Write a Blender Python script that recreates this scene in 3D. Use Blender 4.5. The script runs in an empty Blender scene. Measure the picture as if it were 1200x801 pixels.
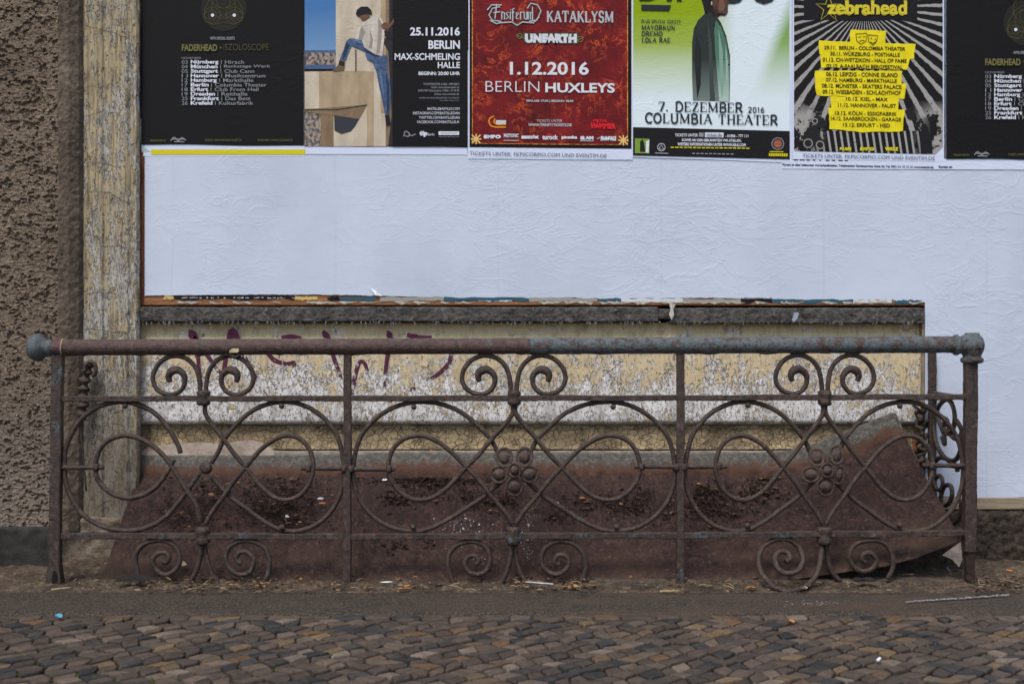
import bpy, math, random
import numpy as np
from mathutils import Vector, Matrix
R = math.radians
random.seed(7)
sc = bpy.context.scene
COL = sc.collection
# ------------------------------------------------------------------ camera, world, sun
F = 1288.0; CZ = 0.80
cam = bpy.data.cameras.new('camera'); cam.sensor_width = 36; cam.lens = 36*F/1200
cam.clip_start = 0.05; cam.clip_end = 500
cam.dof.use_dof = True; cam.dof.focus_distance = 3.66; cam.dof.aperture_fstop = 3.2
co = bpy.data.objects.new('camera', cam); COL.objects.link(co)
co.location = (0, -4, CZ); co.rotation_euler = (R(90), 0, 0)
sc.camera = co
sc.view_settings.view_transform = 'Standard'; sc.view_settings.look = 'None'
sc.view_settings.exposure = 0.68; sc.view_settings.gamma = 1
w = bpy.data.worlds.new('World'); sc.world = w; w.use_nodes = True
wn = w.node_tree; bg = wn.nodes['Background']
sky = wn.nodes.new('ShaderNodeTexSky'); sky.sky_type = 'NISHITA'; sky.sun_disc = False
SE, SR = R(60), R(205)
sky.sun_elevation = SE; sky.sun_rotation = SR; sky.air_density = 1.0; sky.dust_density = 3.0
wn.links.new(sky.outputs[0], bg.inputs[0]); bg.inputs[1].default_value = 0.11
sl = bpy.data.lights.new('sun', 'SUN'); sl.energy = 1.5; sl.angle = R(22); sl.color = (1.0, .96, .9)
so = bpy.data.objects.new('sun', sl); COL.objects.link(so)
sd = Vector((math.sin(SR)*math.cos(SE), math.cos(SR)*math.cos(SE), math.sin(SE)))
so.rotation_euler = sd.to_track_quat('Z', 'Y').to_euler(); so.location = (0, -3, 6)

# ------------------------------------------------------------------ helpers
def W(px, py, y=0.0):
    """photo pixel -> point on the vertical plane at depth y"""
    D = y+4
    return Vector(((px-600)*D/F, y, CZ-(py-400.5)*D/F))
def lin(v):
    v /= 255.0
    return v/12.92 if v <= .04045 else ((v+.055)/1.055)**2.4
KA = 1.25
def cl(r, g, b, k=KA): return (min(lin(r)*k, .85), min(lin(g)*k, .85), min(lin(b)*k, .85), 1)
def hsh(ix, iy, s):
    v = (ix.astype(np.int64)*374761393+iy.astype(np.int64)*668265263+s*1274126177) & 0xffffffff
    v = ((v ^ (v >> 13))*1274126177) & 0xffffffff
    return ((v ^ (v >> 16)) & 0xffff)/65535.0
def vn(x, y, s=0):
    x = np.asarray(x, float); y = np.asarray(y, float)
    ix = np.floor(x); iy = np.floor(y); fx = x-ix; fy = y-iy
    fx = fx*fx*(3-2*fx); fy = fy*fy*(3-2*fy)
    a = hsh(ix, iy, s); b = hsh(ix+1, iy, s); c = hsh(ix, iy+1, s); d = hsh(ix+1, iy+1, s)
    return (a*(1-fx)+b*fx)*(1-fy)+(c*(1-fx)+d*fx)*fy
def fbm(x, y, o=4, s=0):
    t = 0; a = .5; n = 0
    for k in range(o):
        t = t+a*vn(x*2**k, y*2**k, s+k*17); n += a; a *= .5
    return t/n
def tag(o, label=None, cat=None, group=None, kind=None):
    if label: o['label'] = label
    if cat: o['category'] = cat
    if group: o['group'] = group
    if kind: o['kind'] = kind
    return o
def empty(name, loc=(0, 0, 0)):
    o = bpy.data.objects.new(name, None); COL.objects.link(o); o.location = loc; o.empty_display_size = .05
    return o
def link(name, me, mat, parent=None, smooth=False):
    o = bpy.data.objects.new(name, me); COL.objects.link(o)
    if mat:
        for m in (mat if isinstance(mat, list) else [mat]): me.materials.append(m)
    if smooth: me.shade_smooth()
    if parent:
        o.parent = parent
        if parent.parent is None: o.matrix_parent_inverse = Matrix.Translation(parent.location).inverted()
    return o
def mesh(name, v, f, mat, parent=None, smooth=False):
    me = bpy.data.meshes.new(name); me.from_pydata([tuple(p) for p in v], [], f); me.update()
    return link(name, me, mat, parent, smooth)
def gridmesh(name, X, Y, Z, mat, parent=None, smooth=True, keep=None, uv=None):
    nv, nu = X.shape
    co_ = np.stack([X, Y, Z], -1).reshape(-1, 3)
    i = np.arange(nv*nu).reshape(nv, nu)
    f = np.stack([i[:-1, :-1], i[:-1, 1:], i[1:, 1:], i[1:, :-1]], -1).reshape(-1, 4)
    if keep is not None: f = f[keep.reshape(-1)]
    me = bpy.data.meshes.new(name)
    me.vertices.add(len(co_)); me.vertices.foreach_set('co', co_.ravel())
    me.loops.add(f.size); me.loops.foreach_set('vertex_index', f.ravel().astype(np.int32))
    me.polygons.add(len(f)); me.polygons.foreach_set('loop_start', (np.arange(len(f))*4).astype(np.int32))
    me.update(calc_edges=True)
    if uv is not None:
        l = me.uv_layers.new(name='uv'); u = uv.reshape(-1, 2)[f.ravel()]
        l.data.foreach_set('uv', u.astype(np.float32).ravel())
    return link(name, me, mat, parent, smooth)
class MB:
    def __init__(s): s.v = []; s.f = []; s.c = []
    def add(s, v, f, col=None):
        n = len(s.v); s.v += [tuple(p) for p in v]; s.f += [tuple(i+n for i in q) for q in f]
        s.c += [col or (1, 1, 1, 1)]*len(v)
    def box(s, x0, x1, y0, y1, z0, z1, col=None, M_=None):
        v = [Vector((x, y, z)) for x in (x0, x1) for y in (y0, y1) for z in (z0, z1)]
        if M_: v = [M_ @ p for p in v]
        s.add(v, [(0, 1, 3, 2), (4, 6, 7, 5), (0, 4, 5, 1), (2, 3, 7, 6), (0, 2, 6, 4), (1, 5, 7, 3)], col)
    def build(s, name, mat, parent=None, smooth=False, color=False):
        o = mesh(name, s.v, s.f, mat, parent, smooth)
        if color:
            a = o.data.color_attributes.new('tone', 'FLOAT_COLOR', 'POINT')
            a.data.foreach_set('color', np.array(s.c, np.float32).ravel())
        return o
def crom(pts, step):
    """Catmull-Rom through points (any dimension)"""
    P = [np.array(p, float) for p in pts]
    P = [2*P[0]-P[1]]+P+[2*P[-1]-P[-2]]
    out = []
    for i in range(1, len(P)-2):
        n = max(1, int(round(np.linalg.norm((P[i+1]-P[i])[:3])/step)))
        for k in range(n):
            t = k/n
            out.append(.5*((2*P[i])+(-P[i-1]+P[i+1])*t+(2*P[i-1]-5*P[i]+4*P[i+1]-P[i+2])*t*t+(-P[i-1]+3*P[i]-3*P[i+1]+P[i+2])*t**3))
    out.append(P[-2]); return out
def tube_into(mb, pts, rad, sides=8, lump=.09, flat=1.0, seed=0, col=None, square=False):
    n = len(pts); pts = [Vector(p[:3]) for p in pts]
    rad = rad if hasattr(rad, '__len__') else [rad]*n
    up = None; v = []; f = []
    rr = random.Random(seed)
    ph = rr.random()*100
    for i in range(n):
        t = (pts[min(i+1, n-1)]-pts[max(i-1, 0)]).normalized()
        if up is None:
            up = Vector((0, 1, 0)) if abs(t.y) < .9 else Vector((0, 0, 1))
        up = (up-t*up.dot(t)).normalized(); sd_ = t.cross(up)
        for k in range(sides):
            a = 2*math.pi*(k+(.5 if square else 0))/sides
            lp = 1+lump*(math.sin(i*.31+k*.8+ph)*.5+math.sin(i*.83+ph*1.3)*.25*(math.sin(i*.11+ph) > 0)+rr.uniform(-1, 1)*.75)
            r = rad[i]*lp
            v.append(pts[i]+(up*math.cos(a)*flat+sd_*math.sin(a))*r)
    for i in range(n-1):
        for k in range(sides):
            a = i*sides+k; b = i*sides+(k+1) % sides
            f.append((a, b, b+sides, a+sides))
    f.append(tuple(range(sides-1, -1, -1))); f.append(tuple((n-1)*sides+k for k in range(sides)))
    mb.add(v, f, col)
def tube(name, pts, rad, mat, parent, **k):
    mb = MB(); tube_into(mb, pts, rad, **k)
    return mb.build(name, mat, parent, smooth=not k.get('square'))
def lathe_into(mb, prof, origin, axis=(0, 0, 1), seg=20, sq=(1, 1), col=None):
    """prof = [(r, h)...] around axis"""
    ax = Vector(axis).normalized(); q = Vector((0, 0, 1)).rotation_difference(ax)
    v = []; f = []
    for r, h in prof:
        for k in range(seg):
            a = 2*math.pi*k/seg
            v.append(Vector(origin)+q @ Vector((r*math.cos(a)*sq[0], r*math.sin(a)*sq[1], h)))
    for i in range(len(prof)-1):
        for k in range(seg):
            a = i*seg+k; b = i*seg+(k+1) % seg
            f.append((a, b, b+seg, a+seg))
    f.append(tuple(range(seg-1, -1, -1))); f.append(tuple((len(prof)-1)*seg+k for k in range(seg)))
    mb.add(v, f, col)
# ---- node helper
class G:
    def __init__(s, name):
        s.mat = bpy.data.materials.new(name); s.mat.use_nodes = True
        s.t = s.mat.node_tree; s.bs = s.t.nodes['Principled BSDF']; s.out = s.t.nodes['Material Output']
        g = s.t.nodes.new('ShaderNodeNewGeometry'); s.P = g.outputs['Position']
    def n(s, k): return s.t.nodes.new(k)
    def set(s, sock, v):
        if isinstance(v, bpy.types.NodeSocket): s.t.links.new(v, sock)
        else:
            if sock.type == 'RGBA' and not hasattr(v, '__len__'): v = (v, v, v, 1)
            sock.default_value = v
    def map(s, sc_=(1, 1, 1), loc=(0, 0, 0), rot=(0, 0, 0), vec=None):
        m = s.n('ShaderNodeMapping'); s.set(m.inputs['Vector'], vec or s.P)
        m.inputs['Scale'].default_value = sc_; m.inputs['Location'].default_value = loc; m.inputs['Rotation'].default_value = rot
        return m.outputs[0]
    def noise(s, scale, det=4, ro=.6, vec=None, dist=0):
        m = s.n('ShaderNodeTexNoise'); s.set(m.inputs['Vector'], vec or s.P)
        m.inputs['Scale'].default_value = scale; m.inputs['Detail'].default_value = det
        m.inputs['Roughness'].default_value = ro; m.inputs['Distortion'].default_value = dist
        return m.outputs['Fac']
    def vor(s, scale, feat='F1', vec=None, rnd=1, out='Distance'):
        m = s.n('ShaderNodeTexVoronoi'); m.feature = feat; s.set(m.inputs['Vector'], vec or s.P)
        m.inputs['Scale'].default_value = scale; m.inputs['Randomness'].default_value = rnd
        return m.outputs[out]
    def ramp(s, fac, stops, interp='LINEAR'):
        m = s.n('ShaderNodeValToRGB'); s.set(m.inputs[0], fac); e = m.color_ramp.elements; m.color_ramp.interpolation = interp
        while len(e) < len(stops): e.new(.5)
        for k, (p, c) in enumerate(stops):
            e[k].position = p; e[k].color = c if hasattr(c, '__len__') else (c, c, c, 1)
        return m.outputs[0]
    def mix(s, f, a, b, mode='MIX'):
        m = s.n('ShaderNodeMix'); m.data_type = 'RGBA'; m.blend_type = mode
        s.set(m.inputs[0], f); s.set(m.inputs[6], a); s.set(m.inputs[7], b)
        return m.outputs[2]
    def m(s, op, a, b=0., clamp=False):
        m = s.n('ShaderNodeMath'); m.operation = op; m.use_clamp = clamp
        s.set(m.inputs[0], a); s.set(m.inputs[1], b); return m.outputs[0]
    def sep(s, vec=None):
        m = s.n('ShaderNodeSeparateXYZ'); s.set(m.inputs[0], vec or s.P); return m.outputs
    def rng(s, v, a, b, c=0., d=1.):
        m = s.n('ShaderNodeMapRange'); s.set(m.inputs[0], v)
        for i, x in enumerate((a, b, c, d)): s.set(m.inputs[i+1], x)
        return m.outputs[0]
    def attr(s, name):
        m = s.n('ShaderNodeAttribute'); m.attribute_name = name; return m.outputs['Color']
    def uv(s):
        m = s.n('ShaderNodeUVMap'); m.uv_map = 'uv'; return m.outputs[0]
    def bump(s, h, st=.5, dist=.01, nrm=None):
        m = s.n('ShaderNodeBump'); s.set(m.inputs['Height'], h); m.inputs['Strength'].default_value = st; m.inputs['Distance'].default_value = dist
        if nrm: s.set(m.inputs['Normal'], nrm)
        return m.outputs[0]
    def fin(s, col, rough=.85, nrm=None, metal=0, spec=.3):
        s.set(s.bs.inputs['Base Color'], col); s.set(s.bs.inputs['Roughness'], rough)
        s.set(s.bs.inputs['Metallic'], metal); s.bs.inputs['Specular IOR Level'].default_value = spec
        if nrm: s.set(s.bs.inputs['Normal'], nrm)
        return s.mat
MX = lambda px: (px-600)*4/F           # world x of a pixel column on the wall plane
MZ = lambda py: CZ-(py-400.5)*4/F

# ------------------------------------------------------------------ materials
def rust_mat(name, paint=.35, dark=1.0, railsplit=False):
    g = G(name)
    a = g.noise(60, 9, .8); b = g.noise(12, 7, .7, vec=g.map(loc=(3, 1, 7))); c = g.noise(190, 4, .7)
    base = g.ramp(a, [(.34, cl(22*dark, 17*dark, 15*dark)), (.45, cl(52*dark, 40*dark, 35*dark)), (.6, cl(78*dark, 61*dark, 53*dark)), (.75, cl(104*dark, 76*dark, 58*dark))])
    pc = g.ramp(c, [(.3, cl(40, 46, 48)), (.7, cl(94, 104, 108))])
    if railsplit:
        x = g.sep()[0]
        edge = g.m('ADD', x, g.m('MULTIPLY', g.m('SUBTRACT', a, .5), .10))
        pm = g.rng(edge, .055, .062)
        holes = g.ramp(g.noise(30, 9, .75, vec=g.map((1, 1, 1), (9, 2, 4))), [(.43, 0), (.5, 1)])
        pm = g.m('MULTIPLY', pm, holes)
        few = g.ramp(b, [(.60, 0), (.66, .75)])
        pm = g.m('MAXIMUM', pm, few)
        base = g.mix(.55, base, g.ramp(a, [(.3, cl(30, 23, 24)), (.7, cl(92, 66, 62))]))
    else:
        t = .70-paint*.30
        pm = g.ramp(g.m('ADD', g.m('MULTIPLY', b, .62), g.m('MULTIPLY', a, .38)), [(t, 0), (t+.05, 1)])
    col = g.mix(pm, base, pc)
    h = g.m('ADD', g.m('MULTIPLY', a, .7), g.m('ADD', g.m('MULTIPLY', c, .35), g.m('MULTIPLY', pm, .12)))
    gl_ = g.noise(45, 7, .75, vec=g.map((1, 1, 1), (1, 8, 2)))
    col = g.mix(g.ramp(gl_, [(.55, 0), (.63, .42)]), col, cl(108, 84, 66)); col = g.mix(g.ramp(gl_, [(.34, .7), (.42, 0)]), col, cl(24, 19, 18))
    return g.fin(col, g.mix(pm, .55, .42), g.bump(h, 1, .007), 0, .5)
RUST = rust_mat('rusty_iron', .36, .86); RUSTP = rust_mat('rusty_iron_with_paint', .52, .86); RUSTT = rust_mat('dark_rusty_iron', .2, .82)
RAIL = rust_mat('rusted_pipe_half_painted', railsplit=True); PAINT = rust_mat('grey_painted_iron', .95)

g = G('rough_stucco')
n1 = g.noise(120, 8, .8); n2 = g.noise(14, 5, .6); n3 = g.noise(320, 3, .6); n4 = g.noise(3.2, 4, .6)
c_ = g.ramp(n1, [(.3, cl(66, 56, 47)), (.42, cl(106, 93, 79)), (.6, cl(140, 124, 107)), (.72, cl(174, 160, 143))])
c_ = g.mix(g.ramp(n4, [(.4, 0.), (.65, .5)]), c_, cl(84, 71, 60))
low = g.rng(g.sep()[2], .75, .35)
c_ = g.mix(g.m('MULTIPLY', low, .35), c_, cl(140, 131, 120))
po = g.vor(88, vec=g.map((1, .3, 1.2)))
c_ = g.mix(g.m('MULTIPLY', g.ramp(po, [(.18, 1), (.34, 0)]), g.ramp(g.noise(34, 3, .6), [(.42, 0), (.5, .8)])), c_, cl(30, 24, 20))
vg = g.vor(95)
c_ = g.mix(g.ramp(g.m('MULTIPLY', g.ramp(vg, [(.1, 1), (.22, 0)]), g.ramp(n2, [(.52, 0), (.6, 1)])), [(.2, 0), (.5, .8)]), c_, cl(176, 168, 160))
STUC = g.fin(c_, .95, g.bump(g.m('ADD', g.m('ADD', n1, g.m('MULTIPLY', g.ramp(po, [(.1, 0), (.3, 1)]), .5)), g.m('MULTIPLY', n3, .5)), 1, .008))

g = G('smooth_render_edge')
n1 = g.noise(70, 7, .7); n2 = g.noise(8, 4, .6)
c_ = g.ramp(g.m('ADD', g.m('MULTIPLY', n1, .6), g.m('MULTIPLY', n2, .4)), [(.35, cl(62, 54, 46)), (.55, cl(100, 88, 76)), (.7, cl(130, 118, 104))])
EDGE = g.fin(c_, .95, g.bump(n1, .7, .006))

def peel_mat(name, cream, under, darkc, zlo, zhi, blo, bhi, stretch=(1, 1, .35), fsc=40, streak=.5, grey=None, greyz=None, bias=None):
    """old paint: cream coat over white/grey under-coats; flakes get denser towards zlo"""
    g = G(name)
    v = g.map(stretch)
    a = g.noise(fsc, 9, .68, vec=v); b = g.noise(fsc*.22, 5, .6, vec=v); fine = g.noise(fsc*5, 3, .6)
    st = g.noise(fsc*1.5, 4, .6, vec=g.map((1, 1, .06), (4, 4, 4)))
    z = g.sep()[2]; gr = g.rng(z, zlo, zhi, blo, bhi)
    k = g.m('ADD', g.m('MULTIPLY', a, .62), g.m('MULTIPLY', b, .38)); k = g.m('ADD', k, gr)
    creamc = g.mix(g.m('MULTIPLY', g.ramp(st, [(.45, 0), (.7, 1)]), streak), cream, darkc)
    creamc = g.mix(g.ramp(fine, [(.35, .3), (.6, 0)]), creamc, darkc)
    creamc = g.mix(g.m('MULTIPLY', g.rng(g.m('ADD', b, gr), .44, .62), .55), creamc, under)
    creamc = g.mix(g.m('MULTIPLY', g.ramp(g.noise(fsc*.3, 6, .7, vec=g.map((1, 1, .5), (8, 1, 3))), [(.5, 0), (.68, .5)]), 1.), creamc, darkc)
    und = g.mix(g.ramp(g.noise(fsc*.35, 5, .7, vec=g.map((1, 1, .6), (1, 5, 3))), [(.42, 0), (.7, .55)]), under, darkc)
    und = g.mix(g.ramp(g.noise(fsc*2.3, 5, .7, vec=v), [(.38, .9), (.48, 0)]), und, darkc)
    e = g.ramp(k, [(.485, 0), (.5, 1), (.515, 1), (.535, 0)])
    msk = g.ramp(k, [(.5, 0), (.51, 1)])
    c = g.mix(msk, creamc, und); c = g.mix(g.m('MULTIPLY', e, g.ramp(g.noise(fsc*.2, 4, .6, vec=g.map(loc=(3, 3, 3))), [(.42, .15), (.6, .85)])), c, darkc)
    pits = g.m('MULTIPLY', g.ramp(g.vor(fsc*1.6, vec=g.map((1, 1, .7))), [(.16, 1), (.27, 0)]), g.ramp(g.noise(fsc*.5, 4, .6), [(.47, 0), (.56, 1)]))
    pits = g.m('MULTIPLY', pits, g.rng(k, .42, .5))
    c = g.mix(g.m('MULTIPLY', pits, .9), c, darkc)
    if grey: c = g.mix(g.m('MULTIPLY', g.rng(z, greyz[0], greyz[1]), .75), c, g.mix(a, grey, darkc))
    h = g.m('SUBTRACT', g.m('SUBTRACT', g.m('MULTIPLY', fine, .25), msk), g.m('MULTIPLY', pits, 1.3))
    g.fin(c, .75, g.bump(h, 1.0, .0035)); g.k = k; g.msk = msk
    return g
PIL = peel_mat('peeling_cream_pilaster', cl(160, 146, 116), cl(162, 158, 150), cl(66, 58, 48), .3, 1.9, .03, -.03, (1.5, 1, .42), 72, .8, cl(118, 108, 92), (.75, .38)).mat
PANg = peel_mat('peeling_cream_panel', cl(196, 179, 144), cl(206, 205, 204), cl(90, 78, 62), MZ(470), MZ(392), .06, -.10, (1, 1, .6), 72, .25)
PANEL = PANg.mat
g = G('cracked_cream_paint')
v = g.map((1, 1, 1)); nz = g.noise(20, 3, .5)
vv = g.n('ShaderNodeVectorMath'); vv.operation = 'ADD'; g.set(vv.inputs[0], g.P); cx = g.n('ShaderNodeCombineXYZ')
g.set(cx.inputs[0], g.m('MULTIPLY', nz, .05)); g.set(cx.inputs[2], g.m('MULTIPLY', nz, .03)); g.set(vv.inputs[1], cx.outputs[0])
d1 = g.vor(42, 'DISTANCE_TO_EDGE', vec=vv.outputs[0]); d2 = g.vor(95, 'DISTANCE_TO_EDGE', vec=vv.outputs[0])
ck = g.m('MAXIMUM', g.ramp(d1, [(.0, 1), (.045, 0)]), g.m('MULTIPLY', g.ramp(d2, [(.0, 1), (.09, 0)]), g.ramp(g.noise(9, 3, .6), [(.5, 0), (.56, .8)])))
n1 = g.noise(40, 7, .7)
c_ = g.ramp(n1, [(.3, cl(112, 98, 76)), (.6, cl(164, 146, 114))])
c_ = g.mix(g.ramp(g.noise(6, 5, .6), [(.5, 0), (.6, .6)]), c_, cl(96, 84, 66))
c_ = g.mix(g.m('MULTIPLY', ck, .9), c_, cl(50, 40, 30))
CRACK = g.fin(c_, .7, g.bump(g.m('SUBTRACT', g.m('MULTIPLY', n1, .2), ck), .9, .003))

def simple(name, c1, c2, sc_=30, rough=.85, bs=.6, bd=.004, stretch=(1, 1, 1), spec=.3, pos=(.35, .65), det=7):
    g = G(name); v = g.map(stretch); a = g.noise(sc_, det, .68, vec=v); b = g.noise(sc_*6, 3, .6)
    c = g.ramp(g.m('ADD', g.m('MULTIPLY', a, .75), g.m('MULTIPLY', b, .25)), [(pos[0], c1), (pos[1], c2)])
    return g.fin(c, rough, g.bump(g.m('ADD', a, g.m('MULTIPLY', b, .4)), bs, bd), 0, spec)
PLYW = simple('orange_plywood', cl(86, 56, 38), cl(150, 104, 70), 22, stretch=(.15, 1, 4))
PLYV = simple('orange_plywood_upright', cl(60, 38, 28), cl(126, 76, 50), 22, stretch=(4, 1, .3))
SLATE = simple('dark_weathered_sill', cl(34, 33, 33), cl(92, 89, 84), 34, bs=1, bd=.008)
TORN = simple('dirty_torn_paper', cl(110, 106, 98), cl(196, 194, 188), 60)
CONC = simple('grey_concrete', cl(88, 82, 76), cl(140, 132, 122), 26, bs=.8)
CONCP = simple('pale_broken_concrete', cl(120, 108, 98), cl(170, 156, 144), 20, bs=.8)
PLINL = simple('dark_smooth_plinth', cl(20, 19, 19), cl(50, 48, 45), 24, bs=.7, spec=.4)
PLINR = simple('dark_rough_plinth', cl(18, 15, 13), cl(78, 68, 58), 42, bs=1, bd=.012)
MORTAR = simple('grey_brown_mortar', cl(74, 66, 56), cl(126, 114, 98), 24, bs=.9, bd=.01)
WOODG = simple('grey_weathered_wood', cl(92, 84, 72), cl(150, 136, 114), 30, stretch=(.1, 1, 3))
BLACK = simple('black_debris', cl(14, 13, 13), cl(34, 31, 29), 30)
CRUMB = simple('dark_soil_crumbs', cl(22, 17, 15, .9), cl(70, 54, 46, .9), 60)
ASPH = None
g = G('asphalt_strip')
n1 = g.noise(170, 4, .7); n2 = g.noise(5, 5, .6, vec=g.map((.6, 2, 1))); n3 = g.noise(24, 5, .6, vec=g.map((.5, 2, 1)))
x = g.sep()[0]
c_ = g.ramp(n1, [(.3, cl(26, 23, 21, .66)), (.5, cl(62, 56, 50, .66)), (.68, cl(122, 112, 100, .66))])
c_ = g.mix(g.m('MULTIPLY', g.ramp(n2, [(.4, 0), (.62, 1)]), g.rng(x, -.5, .3, .15, .55)), c_, cl(92, 76, 60, .7))
c_ = g.mix(g.ramp(n3, [(.56, 0), (.68, .55)]), c_, cl(48, 42, 38, .72))
ASPH = g.fin(c_, .9, g.bump(n1, .6, .004))
g = G('sandy_dirt')
n1 = g.noise(60, 8, .75); n2 = g.noise(9, 5, .6); n3 = g.noise(240, 3, .6)
c_ = g.ramp(n1, [(.3, cl(40, 33, 28, .85)), (.5, cl(108, 93, 77, .85)), (.7, cl(164, 146, 124, .85))])
c_ = g.mix(g.ramp(n2, [(.42, 0), (.6, .7)]), c_, cl(62, 54, 48, .72))
DIRT = g.fin(c_, .95, g.bump(g.m('ADD', n1, g.m('MULTIPLY', n3, .5)), 1, .01))
g = G('joint_sand')
n1 = g.noise(120, 6, .7); n2 = g.noise(5, 4, .6)
mo = g.m('MULTIPLY', g.ramp(n2, [(.5, 0), (.6, .8)]), g.rng(g.sep()[1], -.95, -1.25))
JOINT = g.fin(g.mix(mo, g.ramp(n1, [(.3, cl(20, 17, 14, .55)), (.7, cl(96, 84, 68, .6))]), g.ramp(n1, [(.35, cl(34, 42, 14, .8)), (.65, cl(92, 112, 36, .8))])), .95, g.bump(n1, .8, .006))
g = G('cobble_stone')
at = g.attr('tone'); n1 = g.noise(70, 6, .7); n2 = g.noise(18, 4, .6); n3 = g.noise(300, 2, .5)
c_ = g.mix(1., at, g.ramp(n1, [(.32, .62), (.68, 1.35)]), 'MULTIPLY')
c_ = g.mix(g.ramp(n2, [(.5, 0), (.68, .35)]), c_, cl(112, 98, 84, .72))
COB = g.fin(c_, g.ramp(n2, [(.3, .55), (.7, .85)]), g.bump(g.m('ADD', n1, g.m('MULTIPLY', n3, .4)), .7, .004), 0, .4)
# rusty sheet: uv v = 0 top edge ... 1 bottom edge (v<.16 is the upper flange)
g = G('rusted_sheet_metal')
u_, v_, _ = g.sep(g.uv())
n1 = g.noise(70, 9, .8); n2 = g.noise(7, 5, .65); n3 = g.noise(150, 4, .75)
base = g.ramp(n1, [(.34, cl(18, 13, 13)), (.46, cl(46, 33, 31)), (.57, cl(66, 48, 44)), (.67, cl(124, 94, 80))])
nm = g.noise(26, 7, .75, vec=g.map((1, 1, 1), (4, 2, 8)))
base = g.mix(g.ramp(nm, [(.52, 0), (.64, .75)]), base, cl(92, 66, 56, .9)); base = g.mix(g.ramp(nm, [(.36, .75), (.46, 0)]), base, cl(24, 18, 18, .9))
base = g.mix(g.ramp(n2, [(.45, 0), (.65, .5)]), base, cl(66, 47, 40, .9))
base = g.mix(g.ramp(n3, [(.6, 0), (.68, .7)]), base, cl(108, 90, 80, .9))
base = g.mix(g.m('MULTIPLY', g.rng(v_, .7, 1.), g.ramp(n2, [(.4, 0), (.6, .6)])), base, cl(92, 74, 58, .9))
drips = g.noise(22, 6, .7, vec=g.map((1, 1, .3)))
zinc = g.ramp(n1, [(.3, cl(42, 40, 38)), (.5, cl(84, 81, 76)), (.7, cl(126, 123, 116))])
zl = g.m('ADD', v_, g.m('MULTIPLY', g.m('SUBTRACT', drips, .5), .16))
base = g.mix(g.rng(zl, .145, .085), base, zinc)
orange = g.m('MULTIPLY', g.rng(zl, .06, .10), g.rng(zl, .17, .12))
base = g.mix(g.m('MULTIPLY', orange, .75), base, cl(88, 58, 42))
SHEET = g.fin(base, g.ramp(n1, [(.3, .55), (.7, .8)]), g.bump(g.m('ADD', n1, g.m('MULTIPLY', n3, .6)), 1, .006), 0, .3)

# paper family: all share the same creases (world position)
def paper_mat(name, build, rough=.55, wr=1.0, spec=.25):
    g = G(name)
    v = g.map((.6, 1, 1.3), rot=(0, .25, 0)); a = g.noise(9, 7, .6, vec=v, dist=1.4)
    pm_ = g.ramp(g.noise(3.1, 3, .5, vec=g.map(loc=(7, 7, 7))), [(.42, .05), (.62, 1)])
    r = g.m('ABSOLUTE', g.m('SUBTRACT', a, .5)); ridge = g.m('MULTIPLY', g.ramp(r, [(0, 1), (.035, .15), (.08, 0)]), pm_)
    b = g.noise(60, 4, .6, vec=g.map((.6, 1, 1.4))); c2 = g.noise(3.5, 4, .55, vec=g.map((1.2, 1, .5), (5, 0, 2)))
    h = g.m('ADD', g.m('MULTIPLY', ridge, .8), g.m('ADD', g.m('MULTIPLY', b, .22), g.m('MULTIPLY', c2, 2.)))
    col = build(g) if callable(build) else build
    g.ridge = ridge
    return g.fin(col, max(rough, .75), g.bump(h, .22*wr, .004), 0, .2)
def blank(g):
    x_, _, z_ = g.sep()
    wob = g.m('ADD', x_, g.m('MULTIPLY', g.noise(3, 3, .5), .02))
    sm = g.m('ABSOLUTE', g.m('SUBTRACT', g.m('FRACT', g.m('MULTIPLY', g.m('ADD', wob, 5.07), 1.69)), .5))
    zb_ = g.m('ABSOLUTE', g.m('SUBTRACT', g.m('ADD', z_, g.m('MULTIPLY', g.noise(2, 3, .5), .03)), MZ(236)))
    a = g.noise(2.2, 5, .6); b = g.noise(40, 5, .7, vec=g.map((.4, 1, 1.3)))
    c = g.mix(g.ramp(a, [(.4, 0), (.65, .5)]), (.57, .63, .74, 1), (.48, .54, .655, 1))
    c = g.mix(g.ramp(b, [(.3, .2), (.42, 0)]), c, (.38, .42, .54, 1))
    st = g.noise(5, 7, .7, vec=g.map((.25, 1, 5), (3, 3, 3)))
    c = g.mix(g.ramp(st, [(.62, 0), (.68, .3), (.74, 0)]), c, (.33, .36, .46, 1))
    c = g.mix(g.m('MULTIPLY', g.m('MULTIPLY', g.rng(sm, .010, .0), g.rng(g.noise(5, 3, .5), .4, .6)), .2), c, (.36, .40, .52, 1)); c = g.mix(g.m('MULTIPLY', g.m('MULTIPLY', g.rng(zb_, .006, .0), g.rng(g.noise(4, 3, .5), .4, .6)), .2), c, (.36, .40, .52, 1))
    c = g.mix(g.m('MULTIPLY', g.rng(g.noise(1.1, 4, .6, vec=g.map(loc=(2, 2, 9))), .5, .72), .5), c, (.40, .44, .55, 1))
    sp = g.vor(7, vec=g.map((1, 1, 1.4))); c = g.mix(g.m('MULTIPLY', g.rng(sp, .026, .012), .7), c, (.12, .11, .11, 1))
    return c
BLANK = paper_mat('white_billposting_paper', blank, .8, 1.1)
INK = {}
def ink(r, g_, b, k=1.0):
    key = (r, g_, b, k)
    if key not in INK: INK[key] = paper_mat('print_%d_%d_%d' % (r, g_, b), cl(r, g_, b, k), .6)
    return INK[key]
WH = ink(214, 218, 228); WHITEP = ink(188, 196, 216, 1.25)
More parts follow.
